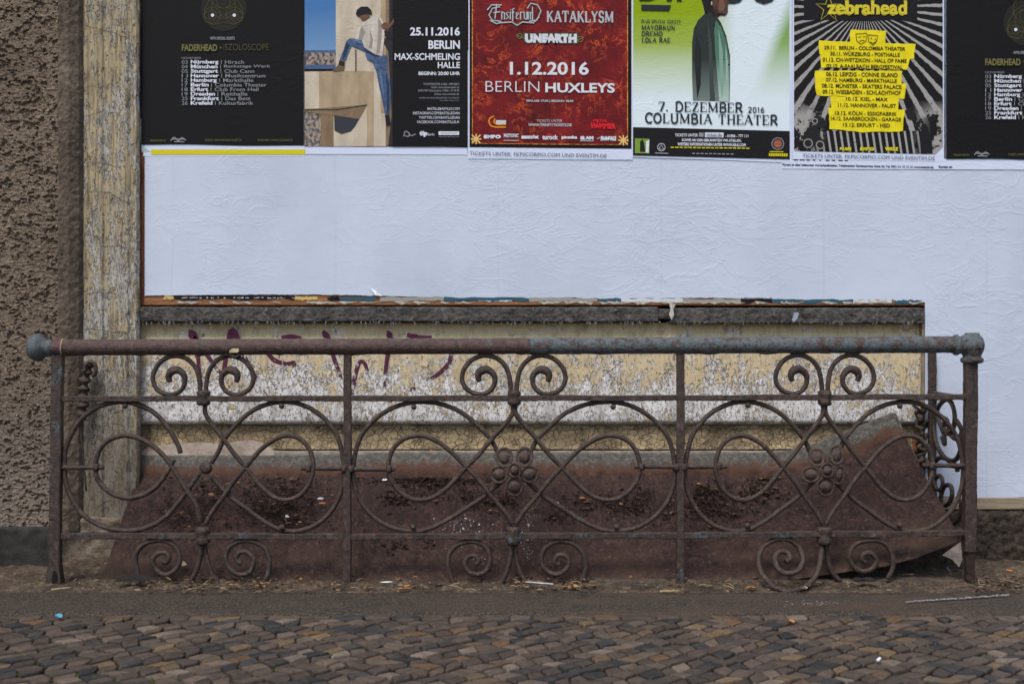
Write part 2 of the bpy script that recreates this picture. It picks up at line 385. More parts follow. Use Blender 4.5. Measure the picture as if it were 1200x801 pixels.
# ------------------------------------------------------------------ flat print helpers (wall plane)
def poly(name, pts, lay, mat, parent, base=-.006):
    y = base-lay*.0009
    return mesh(name, [W(a, b, y) for a, b in pts], [tuple(range(len(pts)-1, -1, -1))], mat, parent)
def rect(name, x0, y0, x1, y1, lay, mat, parent, tilt=0):
    return poly(name, [(x0, y0), (x1, y0+tilt*(x1-x0)), (x1, y1+tilt*(x1-x0)), (x0, y1)], lay, mat, parent)
def strip_into(mb, pts, wd, y):
    pts = [tuple(p)[:2] for p in pts]
    n = len(pts); v = []; P = [Vector((a, b)) for a, b in pts]
    ws = wd if hasattr(wd, '__len__') else [wd]*n
    for i in range(n):
        d = (P[min(i+1, n-1)]-P[max(i-1, 0)])
        d = d.normalized() if d.length > 1e-6 else Vector((1, 0)); nn = Vector((-d.y, d.x))*ws[i]/2
        v.append(W(P[i].x+nn.x, P[i].y+nn.y, y)); v.append(W(P[i].x-nn.x, P[i].y-nn.y, y))
    mb.add(v, [(2*i, 2*i+1, 2*i+3, 2*i+2) for i in range(n-1)])
def ribbon(name, pls, wd, lay, mat, parent, base=-.006, smooth=0):
    mb = MB()
    for k, p in enumerate(pls):
        if smooth: p = [tuple(q) for q in crom(p, smooth)]
        strip_into(mb, p, wd, base-lay*.0009-k*.00002)
    return mb.build(name, mat, parent)
def circ(cx_, cy_, r, a0=0, a1=360, n=24, ry=None):
    ry = ry or r
    return [(cx_+r*math.cos(R(a0+(a1-a0)*i/n)), cy_-ry*math.sin(R(a0+(a1-a0)*i/n))) for i in range(n+1)]
_tc = {}
def glyphs(s, bold, space=1.0):
    k = (s, bold, space)
    if k not in _tc:
        cu = bpy.data.curves.new('t', 'FONT'); cu.body = s; cu.offset = bold; cu.resolution_u = 3; cu.space_character = space
        o = bpy.data.objects.new('t', cu); COL.objects.link(o)
        me = bpy.data.meshes.new_from_object(o.evaluated_get(bpy.context.evaluated_depsgraph_get()))
        v = np.array([tuple(p.co) for p in me.vertices]); f = [tuple(p.vertices) for p in me.polygons]
        bpy.data.objects.remove(o); bpy.data.curves.remove(cu); bpy.data.meshes.remove(me)
        _tc[k] = (v, f)
    return _tc[k]
def text(s, x0, x1, y0, y1, mat, parent, bold=.0, tilt=0, lay=4, space=1.0, name='lettering', slant=0):
    v, f = glyphs(s, bold, space)
    mn = v.min(0); mx = v.max(0)
    u = (v[:, 0]-mn[0])/(mx[0]-mn[0]); t = (v[:, 1]-mn[1])/(mx[1]-mn[1])
    px = x0+u*(x1-x0)+slant*(t-.5)*(y1-y0); py = y1+(y0-y1)*t+tilt*(px-x0)
    y = -.006-lay*.0009
    return mesh(name, [W(a, b, y) for a, b in zip(px, py)], f, mat, parent)
# slab-serif stroke font
def A_(cx_, cy_, rx, ry, a0, a1, n=12): return [(cx_+rx*math.cos(R(a0+(a1-a0)*i/n)), cy_+ry*math.sin(R(a0+(a1-a0)*i/n))) for i in range(n+1)]
SF = {
 'A': (.8, [(0, [(.08, 0), (.4, 1)]), (1, [(.4, 1), (.72, 0)]), (0, [(.2, .35), (.6, .35)])]),
 'B': (.68, [(1, [(.14, 0), (.14, 1)]), (1, [(.14, 1)]+A_(.36, .76, .22, .24, 90, -90)+[(.14, .52)]), (1, [(.14, .52)]+A_(.38, .26, .24, .26, 90, -90)+[(.14, 0)])]),
 'C': (.7, [(1, A_(.42, .5, .32, .5, 45, 315, 20)), (0, [(.66, .98), (.66, .7)])]),
 'D': (.76, [(1, [(.14, 0), (.14, 1)]), (1, [(.14, 1), (.3, 1)]+A_(.34, .5, .34, .5, 90, -90)+[(.14, 0)])]),
 'E': (.64, [(1, [(.14, 0), (.14, 1)]), (0, [(.1, .97), (.58, .97), (.58, .75)]), (0, [(.1, .03), (.6, .03), (.6, .27)]), (0, [(.14, .5), (.45, .5)])]),
 'G': (.76, [(1, A_(.42, .5, .32, .5, 45, 330, 20)), (1, [(.66, 0), (.66, .4)]), (0, [(.48, .42), (.76, .42)])]),
 'H': (.8, [(1, [(.15, 0), (.15, 1)]), (1, [(.65, 0), (.65, 1)]), (0, [(.15, .5), (.65, .5)])]),
 'I': (.36, [(1, [(.18, 0), (.18, 1)])]),
 'K': (.76, [(1, [(.14, 0), (.14, 1)]), (0, [(.14, .42), (.64, 1)]), (1, [(.3, .6), (.68, 0)])]),
 'L': (.62, [(1, [(.14, 0), (.14, 1)]), (0, [(.1, .03), (.58, .03), (.58, .28)])]),
 'M': (.96, [(0, [(.14, 0), (.14, 1)]), (1, [(.14, 1), (.48, .1)]), (0, [(.48, .1), (.82, 1)]), (1, [(.82, 1), (.82, 0)])]),
 'N': (.82, [(0, [(.14, 0), (.14, 1)]), (1, [(.14, 1), (.68, 0)]), (0, [(.68, 0), (.68, 1)])]),
 'O': (.8, [(1, A_(.4, .5, .31, .49, 0, 360, 24))]),
 'P': (.66, [(1, [(.14, 0), (.14, 1)]), (1, [(.14, 1)]+A_(.36, .73, .23, .27, 90, -90)+[(.14, .46)])]),
 'R': (.76, [(1, [(.14, 0), (.14, 1)]), (1, [(.14, 1)]+A_(.36, .74, .23, .26, 90, -90)+[(.14, .48)]), (1, [(.36, .48), (.68, 0)])]),
 'S': (.6, [(1, A_(.3, .74, .2, .26, 30, 270, 14)+A_(.3, .25, .22, .24, 90, -150, 14)), (0, [(.5, .96), (.5, .72)]), (0, [(.08, .3), (.08, .04)])]),
 'T': (.72, [(1, [(.36, 0), (.36, 1)]), (0, [(.06, .72), (.06, .97), (.66, .97), (.66, .72)])]),
 'U': (.78, [(1, [(.15, 1), (.15, .35)]+A_(.4, .32, .25, .31, 180, 360)+[(.65, 1)])]),
 'V': (.76, [(1, [(.08, 1), (.38, 0)]), (0, [(.38, 0), (.68, 1)])]),
 'Y': (.74, [(1, [(.08, 1), (.37, .48)]), (0, [(.37, .48), (.66, 1)]), (1, [(.37, .48), (.37, 0)])]),
 'Z': (.66, [(0, [(.1, .74), (.1, .97), (.56, .97)]), (1, [(.54, .97), (.1, .03)]), (0, [(.1, .03), (.58, .03), (.58, .28)])]),
 '7': (.6, [(0, [(.06, .75), (.06, .95), (.54, .95)]), (1, [(.54, .95), (.22, 0)])]),
 '2': (.58, [(1, A_(.28, .72, .2, .27, 160, -30)+[(.08, .06)]), (1, [(.06, .05), (.52, .05)])]),
 '0': (.6, [(1, A_(.3, .5, .21, .48, 0, 360, 20))]),
 '1': (.4, [(1, [(.22, 0), (.22, 1)]), (0, [(.06, .8), (.22, .97)])]),
 '6': (.6, [(1, A_(.3, .3, .2, .28, 0, 360, 16)), (1, [(.1, .3), (.14, .65), (.42, .98)])]),
 '.': (.3, [(1, [(.12, .02), (.12, .15)])]), ' ': (.42, []),
 'z': (.56, [(0, [(.08, .5), (.08, .65), (.46, .65)]), (1, [(.44, .65), (.1, .04)]), (0, [(.1, .04), (.48, .04), (.48, .2)])]),
 'e': (.58, [(1, [(.1, .36), (.48, .36)]+A_(.29, .34, .2, .32, 5, 310, 16))]),
 'b': (.64, [(1, [(.14, 0), (.14, 1.02)]), (1, A_(.34, .33, .2, .32, 0, 360, 18))]),
 'r': (.48, [(1, [(.14, 0), (.14, .66)]), (1, [(.14, .45), (.24, .62), (.42, .62)])]),
 'a': (.58, [(1, A_(.27, .48, .18, .18, 150, 0, 10)+[(.45, 0)]), (1, A_(.27, .2, .18, .2, 0, 360, 14))]),
 'h': (.66, [(1, [(.14, 0), (.14, 1.02)]), (1, [(.14, .42)]+A_(.32, .46, .18, .2, 150, 0, 8)+[(.5, 0)])]),
 'd': (.64, [(1, [(.5, 0), (.5, 1.02)]), (1, A_(.3, .33, .2, .32, 0, 360, 18))]),
}
def serif(s, x0, x1, y0, y1, mat, parent, tilt=0, lay=4, thick=.17, thin=.08, name='lettering', gap=.06, sl=.12):
    tot = sum(SF[c][0]+gap for c in s)-gap; sx = (x1-x0)/tot; h = y1-y0; mb = MB(); ox = 0; kk = 0
    for ch in s:
        wd_, st = SF[ch]
        def px(p): X = x0+(ox+p[0])*sx; return (X, y1-p[1]*h+tilt*(X-x0))
        for th, pl in st:
            kk += 1; w_ = (thick if th else thin)*min(sx, h)
            strip_into(mb, [px(p) for p in pl], w_, -.006-lay*.0009-kk*.000004)
            for e, q in ((pl[0], pl[1]), (pl[-1], pl[-2])):
                if sl and (abs(e[1]) < .02 or abs(e[1]-1) < .03) and abs(e[0]-q[0]) < .5*abs(e[1]-q[1]):
                    kk += 1; yy = e[1]+(.035 if e[1] < .5 else -.035)
                    strip_into(mb, [px((e[0]-sl, yy)), px((e[0]+sl, yy))], .075*h, -.006-lay*.0009-kk*.000004)
        ox += wd_+gap
    return mb.build(name, mat, parent)
def sheet(name, x0, x1, yb, yb2, mat, parent=None, top=None, lay=0):
    """poster sheet with its full height above the frame"""
    top = top if top is not None else yb-272
    y = -.006-lay*.0009
    nu, nv = 24, 30
    u, v = np.meshgrid(np.linspace(0, 1, nu), np.linspace(0, 1, nv))
    px = x0+(x1-x0)*u; bot = yb+(yb2-yb)*u+.5*np.sin(u*9+x0)*(1 if mat is not WHITEP else .3)
    py = top+(bot-top)*v; D = 4+y
    return gridmesh(name, (px-600)*D/F, np.full_like(px, y), CZ-(py-400.5)*D/F, mat, parent, True)
# ------------------------------------------------------------------ ground
def gsheet(name, x0, x1, y0, y1, nx, ny, zf, mat, kind='structure'):
    xs = np.linspace(x0, x1, nx); ys = np.linspace(y0, y1, ny)
    X, Y = np.meshgrid(xs, ys); Z = zf(X, Y)
    o = gridmesh(name, X, Y, Z, mat, None, True); o['kind'] = kind; return o
def dirtz(X, Y):
    n = fbm(X*9, Y*9, 4, 3)-.5; m_ = fbm(X*45, Y*45, 3, 5)-.5
    t = np.clip((Y+.47)/.06, 0, 1)
    mound = .02*np.exp(-((X+1.42)/.16)**2)*np.clip((Y+.30)/.28, 0, 1)
    return -.004+t*(.004+n*.014+m_*.012)+mound+.012*np.clip((Y+.3)/.3, 0, 1)
gsheet('dirt_strip', -1.95, 1.95, -.475, .12, 900, 140, dirtz, DIRT)
gsheet('asphalt_strip', -6, 6, -.755, -.452, 500, 40, lambda X, Y: -.004+.003*(fbm(X*14, Y*14, 3, 8)-.5)-.012*np.clip((-.72-Y)/.03, 0, 1), ASPH)
gsheet('ground', -40, 40, -60, 30, 60, 60, lambda X, Y: -.045+0*X, JOINT)
gsheet('pavement_bedding', -3.4, 3.4, -3.6, -.742, 500, 260, lambda X, Y: -.0160+.006*(fbm(X*30, Y*30, 3, 9)-.5), JOINT)
pav = bpy.data.objects['pavement_bedding']
# cobbles: jittered diagonal grid
def cobbles():
    s = .048; th = R(40); rr = random.Random(11)
    ca, sa = math.cos(th), math.sin(th)
    N = 96
    P = {}
    for i in range(-N, N+1):
        for j in range(-N, N+1):
            sh = .25*(j % 2)+.12*math.sin(j*.9)
            a = (i+sh+rr.uniform(-.17, .17))*s*1.14; b = (j+rr.uniform(-.15, .15)+.10*math.sin(i*.35))*s*.94
            P[i, j] = Vector((a*ca-b*sa, a*sa+b*ca-2.0))
    tones = [((74, 66, 61), 22), ((88, 78, 71), 22), ((66, 60, 57), 18), ((100, 89, 81), 13), ((96, 82, 66), 5), ((44, 45, 48), 7), ((54, 55, 57), 8), ((118, 108, 100), 5), ((102, 82, 60), 2), ((76, 64, 57), 3), ((114, 98, 74), 3)]
    bag = [t for t, k in tones for _ in range(k)]
    cells = []
    for i in range(-N, N):
        for j in range(-N, N):
            q = [P[i, j], P[i+1, j], P[i+1, j+1], P[i, j+1]]
            c = sum(q, Vector((0, 0)))/4
            if abs(c.x) > 3.3 or c.y > -.80 or c.y < -3.5: continue
            cells.append((q, c))
    # edging course along the asphalt strip
    x = -3.3
    while x < 3.3:
        wd = rr.uniform(.06, .105); y1 = -.752+rr.uniform(-.006, .004); y0 = y1-rr.uniform(.042, .052)
        q = [Vector((x, y0)), Vector((x+wd, y0+rr.uniform(-.004, .004))), Vector((x+wd, y1)), Vector((x, y1))]
        cells.append((q, sum(q, Vector((0, 0)))/4)); x += wd
    out = []
    for q, c in cells:
        mb = MB(); big = rr.random()
        g_ = .0030; ring0 = []; ring1 = []; ring2 = []
        hz = rr.uniform(-.0035, .0035)-.005; tx = rr.uniform(-.05, .05); ty = rr.uniform(-.05, .05)
        for k in range(4):
            p = q[k]; n_ = q[(k+1) % 4]; pr = q[k-1]
            for f_, o_ in ((.10, pr), (.10, n_)):
                b = p+(o_-p)*f_*rr.uniform(.5, 1.6); d = (c-b)
                e = b+(p-c)*0+d.normalized()*g_*rr.uniform(.6, 1.8)
                ring0.append(e); ring1.append(e+d*.05); ring2.append(e+d*.32)
        def z(p, h): return h+hz+(p.x-c.x)*tx+(p.y-c.y)*ty
        v = [(p.x, p.y, -.035) for p in ring0]+[(p.x, p.y, z(p, -.0045)) for p in ring0]+[(p.x, p.y, z(p, -.0010)) for p in ring1]+[(p.x, p.y, z(p, rr.uniform(-.001, .0015))) for p in ring2]+[(c.x, c.y, z(c, .0008))]
        f = []
        for a in range(3):
            for k in range(8):
                f.append((a*8+k, a*8+(k+1) % 8, a*8+8+(k+1) % 8, a*8+8+k))
        f += [(24+k, 24+(k+1) % 8, 32) for k in range(8)]
        t = rr.choice(bag); m_ = rr.uniform(.82, 1.12)
        col = tuple(min(1, lin(a)*k_*m_) for a, k_ in zip(t, (.80, .76, .71)))+(1,)
        mb.add(v, f, col)
        # how large it shows
        D = c.y+4; sz = 1/D**3 if abs(c.x)*F/D < 600 and D > 2.52 else 0
        out.append((sz, mb))
    out.sort(key=lambda a: -a[0])
    rest = MB()
    for k, (sz, mb) in enumerate(out):
        if k < 299: mb.build('cobble', COB, pav, False, True)
        else:
            n = len(rest.v); rest.v += mb.v; rest.f += [tuple(i+n for i in q) for q in mb.f]; rest.c += mb.c
    o = rest.build('cobble_field', COB, pav, False, True); o['kind'] = 'stuff'
cobbles()

# ------------------------------------------------------------------ the shop front
shop = empty('shop_facade', (0, .1, 0))
tag(shop, 'weathered shop facade with brown rough stucco, cream pilaster and cream base panel', 'facade')
# rough stucco: really pitted surface, three zones of resolution
def stucco(name, x0, x1, z0, z1, step, ybase, amp=1.0, mat=STUC):
    nx = int((x1-x0)/step); nz = int((z1-z0)/step)
    X, Z = np.meshgrid(np.linspace(x0, x1, nx), np.linspace(z0, z1, nz))
    a = fbm(X*42, Z*60, 4, 31); b = fbm(X*14, Z*18, 3, 37)
    r = np.abs(fbm(X*34, Z*62, 3, 41)-.5)*2
    pits = np.clip((a-.56)/.08, 0, 1)
    a = .5*a+.5*fbm(X*95, Z*120, 3, 33)
    Y = ybase-amp*(.006*(b-.5)+.011*(a-.5)-.013*np.clip((a-.56)/.05, 0, 1)*(r < .5)+.008*np.clip(.25-r, 0, 1)/.25*.4)
    gr = np.clip((.47-np.abs(X-W(52, 0, ybase).x)*0)/1, 0, 1)
    return gridmesh(name, X, Y, Z, mat, shop, True)
ys = -.085
xE = W(68, 0, ys).x; xL = W(-40, 0, ys).x; zP = W(0, 617, ys).z; zT = W(0, -60, ys).z
stucco('stucco', xL, xE, zP-.01, zT, .0021, ys, .75)
stucco('stucco', -5.5, xL, zP-.01, 4.0, .02, ys, .8)
stucco('stucco', xL, xE, zT, 4.0, .02, ys, .8)
# rounded edge strip from stucco back to the pilaster
def loft(name, cols, z0, z1, nz, mat, parent, rough=.003, seed=0, fx=30, fz=10, nsub=10, base=None):
    """vertical strip through plan points cols [(x, y)...]"""
    P = []
    for k in range(len(cols)-1):
        for t in np.linspace(0, 1, nsub, endpoint=False):
            P.append((cols[k][0]*(1-t)+cols[k+1][0]*t, cols[k][1]*(1-t)+cols[k+1][1]*t))
    P.append(cols[-1]); P = np.array(P)
    zs = np.linspace(z0, z1, nz)
    X = np.tile(P[:, 0], (nz, 1)); Y = np.tile(P[:, 1], (nz, 1)); Z = np.tile(zs[:, None], (1, len(P)))
    n = fbm(X*fx+Y*fx, Z*fz, 4, seed)-.5; n2 = fbm(X*fx*.4+Y*20, Z*fx*.4, 3, seed+5)-.5
    X = X+rough*n2*1.5; Y = Y-rough*(n*2+n2)
    return gridmesh(name, X, Y, Z, mat, parent, True)
yp = -.03
loft('stucco_edge', [(xE-.012, ys+.012), (xE+.002, ys-.001), (W(80, 0, -.075).x, -.075), (W(93, 0, -.045).x, -.050), (W(98, 0, yp).x, yp+.006)], zP-.02, 4.0, 900, EDGE, shop, .0030, 3, 160, 130)
pb = W(0, 606, yp).z
loft('pilaster', [(W(95.5, 0, yp).x, yp+.012), (W(98, 0, yp).x, yp), (W(120, 0, yp).x, yp-.006), (W(122, 0, yp).x, yp-.001), (W(134, 0, yp).x, yp+.000), (W(142, 0, yp).x, yp-.009), (W(150, 0, yp).x, yp-.010), (W(153, 0, yp).x, yp-.003), (W(160, 0, yp).x, yp-.003), (W(162.5, 0, yp).x, yp+.008), (W(163.5, 0, .02).x, .05)], pb-.04, 4.0, 1500, PIL, shop, .0035, 12, 60, 9, 8)
CRK = simple('crack_dark', cl(36, 30, 24), cl(66, 56, 44))  # dark brown tone for the crack strips
# cracks across the pilaster
mb = MB(); rr = random.Random(4)
for y0, x0, x1 in ((16, 98, 112), (30, 100, 160), (104, 98, 130), (137, 99, 135), (190, 98, 140), (222, 110, 150), (274, 99, 128), (288, 120, 160), (345, 100, 138), (386, 100, 150), (498, 105, 150), (590, 110, 140)):
    p = []; x = x0; y = y0
    while x < x1:
        p.append((x, y)); x += rr.uniform(2, 5); y += rr.uniform(-2, 2.4)
    mb = MB(); strip_into(mb, p, [rr.uniform(.3, .9) for _ in p], yp-.0122); mb.build('crack', CRK, shop)
# plinth left of the pilaster
def slab(name, px0, px1, py0, py1, yf, yb_, mat, parent, rough=.004, nx=200, nz=16, seed=0, chamf=.006, fx=40, top=True):
    """horizontal block: rough front, top and bottom turned back"""
    D = yf+4; x0 = (px0-600)*D/F; x1 = (px1-600)*D/F; z1 = CZ-(py0-400.5)*D/F; z0 = CZ-(py1-400.5)*D/F
    prof = [(yb_, z1), (yf+chamf, z1), (yf, z1-chamf)]+[(yf, z1-chamf-(z1-z0-2*chamf)*k/nz) for k in range(1, nz)]+[(yf, z0+chamf), (yf+chamf, z0), (yb_, z0)]
    xs = np.linspace(x0, x1, nx); prof = np.array(prof)
    X = np.tile(xs, (len(prof), 1)); Y = np.tile(prof[:, :1], (1, nx)); Z = np.tile(prof[:, 1:], (1, nx))
    wgt = np.ones(len(prof)); wgt[0] = wgt[-1] = 0; wgt = wgt[:, None]
    n = fbm(X*fx, Z*fx*1.5+Y*20, 4, seed)-.5; m_ = fbm(X*fx*.25, Z*3, 3, seed+9)-.5
    Y = Y-wgt*rough*2*n; Z = Z+wgt*rough*(m_*1.6+n*.8)*.7
    o = gridmesh(name, X[::-1], Y[::-1], Z[::-1], mat, parent, True)
    # end caps
    for e in (0, -1):
        v = [(X[k, e], Y[k, e], Z[k, e]) for k in range(len(prof))]
        mesh('end_face', v, [tuple(range(len(v)))], mat, o)
    return o
slab('plinth', -1200, 62, 617, 676, -.095, .05, PLINL, shop, .004, 500, 16, 3)
slab('plinth', 60, 166, 607, 676, -.045, .05, MORTAR, shop, .010, 80, 16, 6)
slab('plinth', 1082, 2100, 598, 672, -.012, .10, PLINR, shop, .011, 700, 30, 8, .014, 60)
# moulded sill: two lengths of dark weathered slab with ragged fringe
sill = slab('sill', 160, 771, 359.5, 377, -.018, .10, SLATE, shop, .004, 520, 10, 21, .003, 80)
sill2 = slab('sill', 786, 1083, 360.5, 379, -.018, .10, SLATE, shop, .0045, 300, 10, 23, .003, 80)
slab('sill', 771, 786, 362, 374, -.012, .10, SLATE, shop, .003, 20, 8, 24, .003, 80)
mb = MB(); rr = random.Random(5)
for k in range(330):
    x = rr.uniform(165, 1080); y0 = rr.choice([377, 377, 376, 362, 368]); L = rr.uniform(1, 5.5)*(1 if y0 > 370 else .6); wd = rr.uniform(.5, 1.8)
    p = [(x+rr.uniform(-1, 1)*t*3, y0+L*t) for t in (0, .5, 1)]
    strip_into(mb, p, [wd, wd*.8, .2], -.0225-rr.random()*.004)
mb.build('peeling_fringe', TORN if False else simple('grey_paper_fringe', cl(52, 50, 48), cl(120, 118, 112)), sill)['kind'] = 'stuff'
# panel under the sill with coved top and bevelled foot
def prof_panel(name, px0, px1, prof, mat, nx, rough, seed, parent=shop):
    P = []
    for k in range(len(prof)-1):
        n = max(2, int(abs(prof[k+1][1]-prof[k][1])/2.2)+1)
        for t in np.linspace(0, 1, n, endpoint=False):
            P.append((prof[k][0]*(1-t)+prof[k+1][0]*t, prof[k][1]*(1-t)+prof[k+1][1]*t))
    P.append(prof[-1])
    ny = len(P); px = np.linspace(px0, px1, nx)
    PX = np.tile(px, (ny, 1)); Yd = np.tile(np.array([[p[0]] for p in P]), (1, nx)); PY = np.tile(np.array([[p[1]] for p in P]), (1, nx))
    D0 = prof[0][0]+4
    X = (PX-600)*D0/F; Z = CZ-(PY-400.5)*(Yd+4)/F
    n = fbm(X*34, Z*44, 4, seed)-.5
    Yd = Yd-rough*2*n
    return gridmesh(name, X[::-1], Yd[::-1], Z[::-1], mat, parent, True), X, Z
pn, _, _ = prof_panel('base_panel', 159, 1070, [(.10, 377), (.026, 378), (.030, 384), (.027, 392), (.017, 399), (.015, 402), (.015, 486), (.017, 493), (.024, 496), (.062, 497.5)], PANEL, 900, .0012, 51)
# ragged broken right end of the panel
mb = MB(); rr = random.Random(8); e = []
for k in range(24):
    y = 399+k*4.1; e.append((1066+3*math.sin(k*.8)+rr.uniform(-1, 7)*(1 if k > 2 else .2), y))
for k in range(23):
    a, b = e[k], e[k+1]
    mb.add([W(1060, a[1], .0148), W(a[0], a[1], .0152), W(b[0], b[1], .0152), W(1060, b[1], .0148), W(a[0], a[1], .05), W(b[0], b[1], .05)], [(0, 3, 2, 1), (1, 2, 5, 4)])
mb.build('broken_panel_edge', PANEL, shop)
# graffiti tag, worn off with the flaking paint
g = G('worn_purple_spray')
vv = g.map((1, 1, .6)); a = g.noise(72, 9, .68, vec=vv); b = g.noise(72*.22, 5, .6, vec=vv)
k_ = g.m('ADD', g.m('ADD', g.m('MULTIPLY', a, .62), g.m('MULTIPLY', b, .38)), g.rng(g.sep()[2], MZ(470), MZ(392), .06, -.10))
g.fin(cl(74, 30, 56), .6); al = g.ramp(k_, [(.505, .95), (.53, 0)]); g.set(g.bs.inputs['Alpha'], al)
TAGM = g.mat
tagp = [[(221, 388), (228, 391), (231, 405), (233, 430), (236, 452)], [(224, 391), (240, 412), (254, 432), (262, 440)], [(262, 436), (266, 410), (270, 388), (276, 389), (284, 412), (296, 435), (306, 452), (313, 462)],
        [(330, 396), (342, 394), (353, 396)], [(314, 414), (322, 422), (336, 426), (345, 424), (344, 430)], [(318, 450), (322, 456), (326, 458)], [(350, 460), (358, 462), (362, 461)],
        [(378, 388), (384, 394), (390, 415), (396, 432), (402, 448)], [(412, 462), (415, 445), (419, 430), (423, 423), (428, 427), (431, 438)], [(453, 390), (457, 391), (456, 405), (453, 425), (451, 445), (450, 462)],
        [(477, 392), (490, 395), (506, 395)], [(529, 414), (526, 425), (517, 435), (506, 443), (500, 446)], [(481, 460), (484, 455), (487, 456)], [(300, 392), (300, 392.5)]]
gr_ = MB()
for i, p in enumerate(tagp[:-1]):
    q = [tuple(a) for a in crom(p, 2.5)]; n = len(q)
    strip_into(gr_, q, [5.6-2.6*abs(j/n-.25) for j in range(n)], .0138 if min(a[1] for a in p) > 398 else .0132)
for x, y in ((225, 390), (271, 390), (382, 389), (455, 390), (483, 393)):
    pass
tg = gr_.build('graffiti', TAGM, shop); tg['label'] = 'worn dark purple spray tag across the left half of the cream panel'
PSP = simple('purple_spray', cl(66, 26, 48), cl(84, 38, 64))
# top ends of the letters sit in the coved zone above the rail
mb = MB()
for x, y, r_ in ((224, 393, 3.4), (271.5, 392.5, 4), (341, 395, 5), (381, 392, 3.4), (456, 393, 3.2), (486, 394.5, 4.5)):
    mb = MB(); pts = circ(x, y, r_, n=12, ry=3.6)
    mb.add([W(a, b, .0128 if b > 397 else .0128+.0042*min(5, 397-b)*0) for a, b in pts[:-1]], [tuple(range(11, -1, -1))]); mb.build('graffiti', PSP, shop)
# cracked band, concrete upstand
prof_panel('cracked_band', 162, 1083, [(.050, 497), (.046, 499), (.044, 522), (.040, 526.5), (.09, 527.2)], CRACK, 420, .0015, 61)
slab('upstand', 160, 1083, 528, 572, .034, .10, CONC, shop, .003, 400, 10, 31, .004)
mb = MB(); rr = random.Random(3)
top = [(166, 527), (180, 523), (205, 519), (240, 518), (262, 520), (280, 516), (296, 515), (310, 520), (322, 528)]
bot = [(166, 541), (322, 541)]
v = [W(a, b, .030) for a, b in top]+[W(a, 541, .024) for a, b in top]+[W(a, b+2, .062) for a, b in top]
n = len(top); f = []
for k in range(n-1):
    f.append((k, n+k, n+k+1, k+1)); f.append((k, k+1, 2*n+k+1, 2*n+k))
mb.add(v, f); mb.build('broken_concrete', CONCP, shop)
# reveal behind the ragged panel end, brick and mortar showing
slab('jamb', 1068, 1082, 395, 600, .055, .11, simple('dark_jamb', cl(30, 26, 22), cl(84, 70, 56), 40, bs=1, bd=.01), shop, .008, 30, 60, 13, .004)
BR = simple('old_orange_brick', cl(110, 66, 40), cl(158, 104, 68), 30)
for k, (y0, y1) in enumerate(((418, 424), (433, 446), (452, 462), (470, 482), (512, 530), (545, 560))):
    slab('brick', 1070+k % 2, 1079, y0, y1, .040-.002*(k % 3), .06, BR, shop, .003, 8, 4, 70+k, .002)
# back wall behind everything, and wall above the posters
mb = MB(); mb.box(-1.40, 5.5, .11, .30, -.05, 4.0); mb.build('back_wall', MORTAR, shop)

# ------------------------------------------------------------------ poster board
brd = empty('poster_board', (0, .02, .9))
tag(brd, 'large orange-brown plywood board the white paper and posters are pasted on', 'board')
mb = MB(); mb.box(MX(163.5), MX(1084), .0, .022, MZ(358), 2.25)
mb.build('board', PLYW, brd)
mb = MB(); mb.box(MX(1084.5), 3.2, .0015, .022, MZ(584), 2.25); mb.build('board', PLYW, brd)
mb = MB(); mb.box(MX(162.8), MX(169), -.0035, .0, MZ(357), MZ(178)); mb.build('edge_strip', PLYV, brd)
mb = MB(); mb.box(MX(1080.6), MX(1083.2), -.001, .03, MZ(574), MZ(362)); mb.build('edge_strip', WOODG, brd)
slab('bottom_batten', 1083.5, 2000, 582.5, 596.5, -.006, .03, WOODG, brd, .0015, 300, 8, 44, .002)
slab('bottom_batten', 169, 1081, 350.5, 357.6, -.004, .012, PLYW, brd, .0012, 400, 6, 45, .001)
# remains of older bills along the board's lower edge and left side
rr = random.Random(12)
TM = [ink(24, 26, 30), ink(52, 88, 104), ink(200, 204, 208), ink(160, 60, 40), ink(196, 176, 110), ink(150, 148, 140)]
for x0, x1, m_ in ((192, 203, 4), (204, 345, 0), (346, 372, 4), (384, 398, 0), (398, 440, 1), (445, 520, 5), (520, 620, 1), (560, 600, 2), (620, 700, 5), (655, 728, 1), (728, 800, 2), (868, 905, 0), (800, 868, 5), (905, 1000, 1), (1000, 1045, 2), (1048, 1080, 1)):
    yb_ = 348+(x0-192)*.006; n = 12; mb = MB(); p = []
    for k in range(n+1): p.append((x0+(x1-x0)*k/n, yb_+rr.uniform(-.4, 1.5)))
    strip_into(mb, p, [rr.uniform(3, 5.5) for _ in p], -.0052-rr.random()*.0009)
    mb.build('torn_paper', TM[m_], brd)
mb = MB()
for k in range(90):
    x = rr.uniform(206, 344) if k < 60 else rr.uniform(870, 903); 
    strip_into(mb, [(x, 349+rr.uniform(-.6, .3)), (x+rr.uniform(.6, 2.6), 349+rr.uniform(-.6, .3))], rr.uniform(.5, 1.4), -.0064)
mb.build('torn_paper', TM[2], brd)
poly('torn_paper', [(163, 139), (168, 139), (168, 171), (177, 178), (166, 178)], -1, ink(168, 190, 190), brd)
poly('torn_paper', [(164, 30), (167, 30), (167, 140), (164, 139)], -1.2, ink(38, 30, 48), brd)
mb = MB()
for k in range(60):
    x = rr.uniform(180, 1080); p = [(x+rr.uniform(0, 3)*t*2, 354.5+rr.uniform(-1, 1)+rr.uniform(-1.2, 1.2)*t) for t in (0, .5, 1, 1.5)]
    strip_into(mb, [(x, 353.5), (x+rr.uniform(2, 9), 355+rr.uniform(-1, 1)), (x+rr.uniform(9, 20), 354+rr.uniform(-1, 1))], [rr.uniform(.8, 3), rr.uniform(1, 3.4), .3], -.0068-rr.random()*.002)
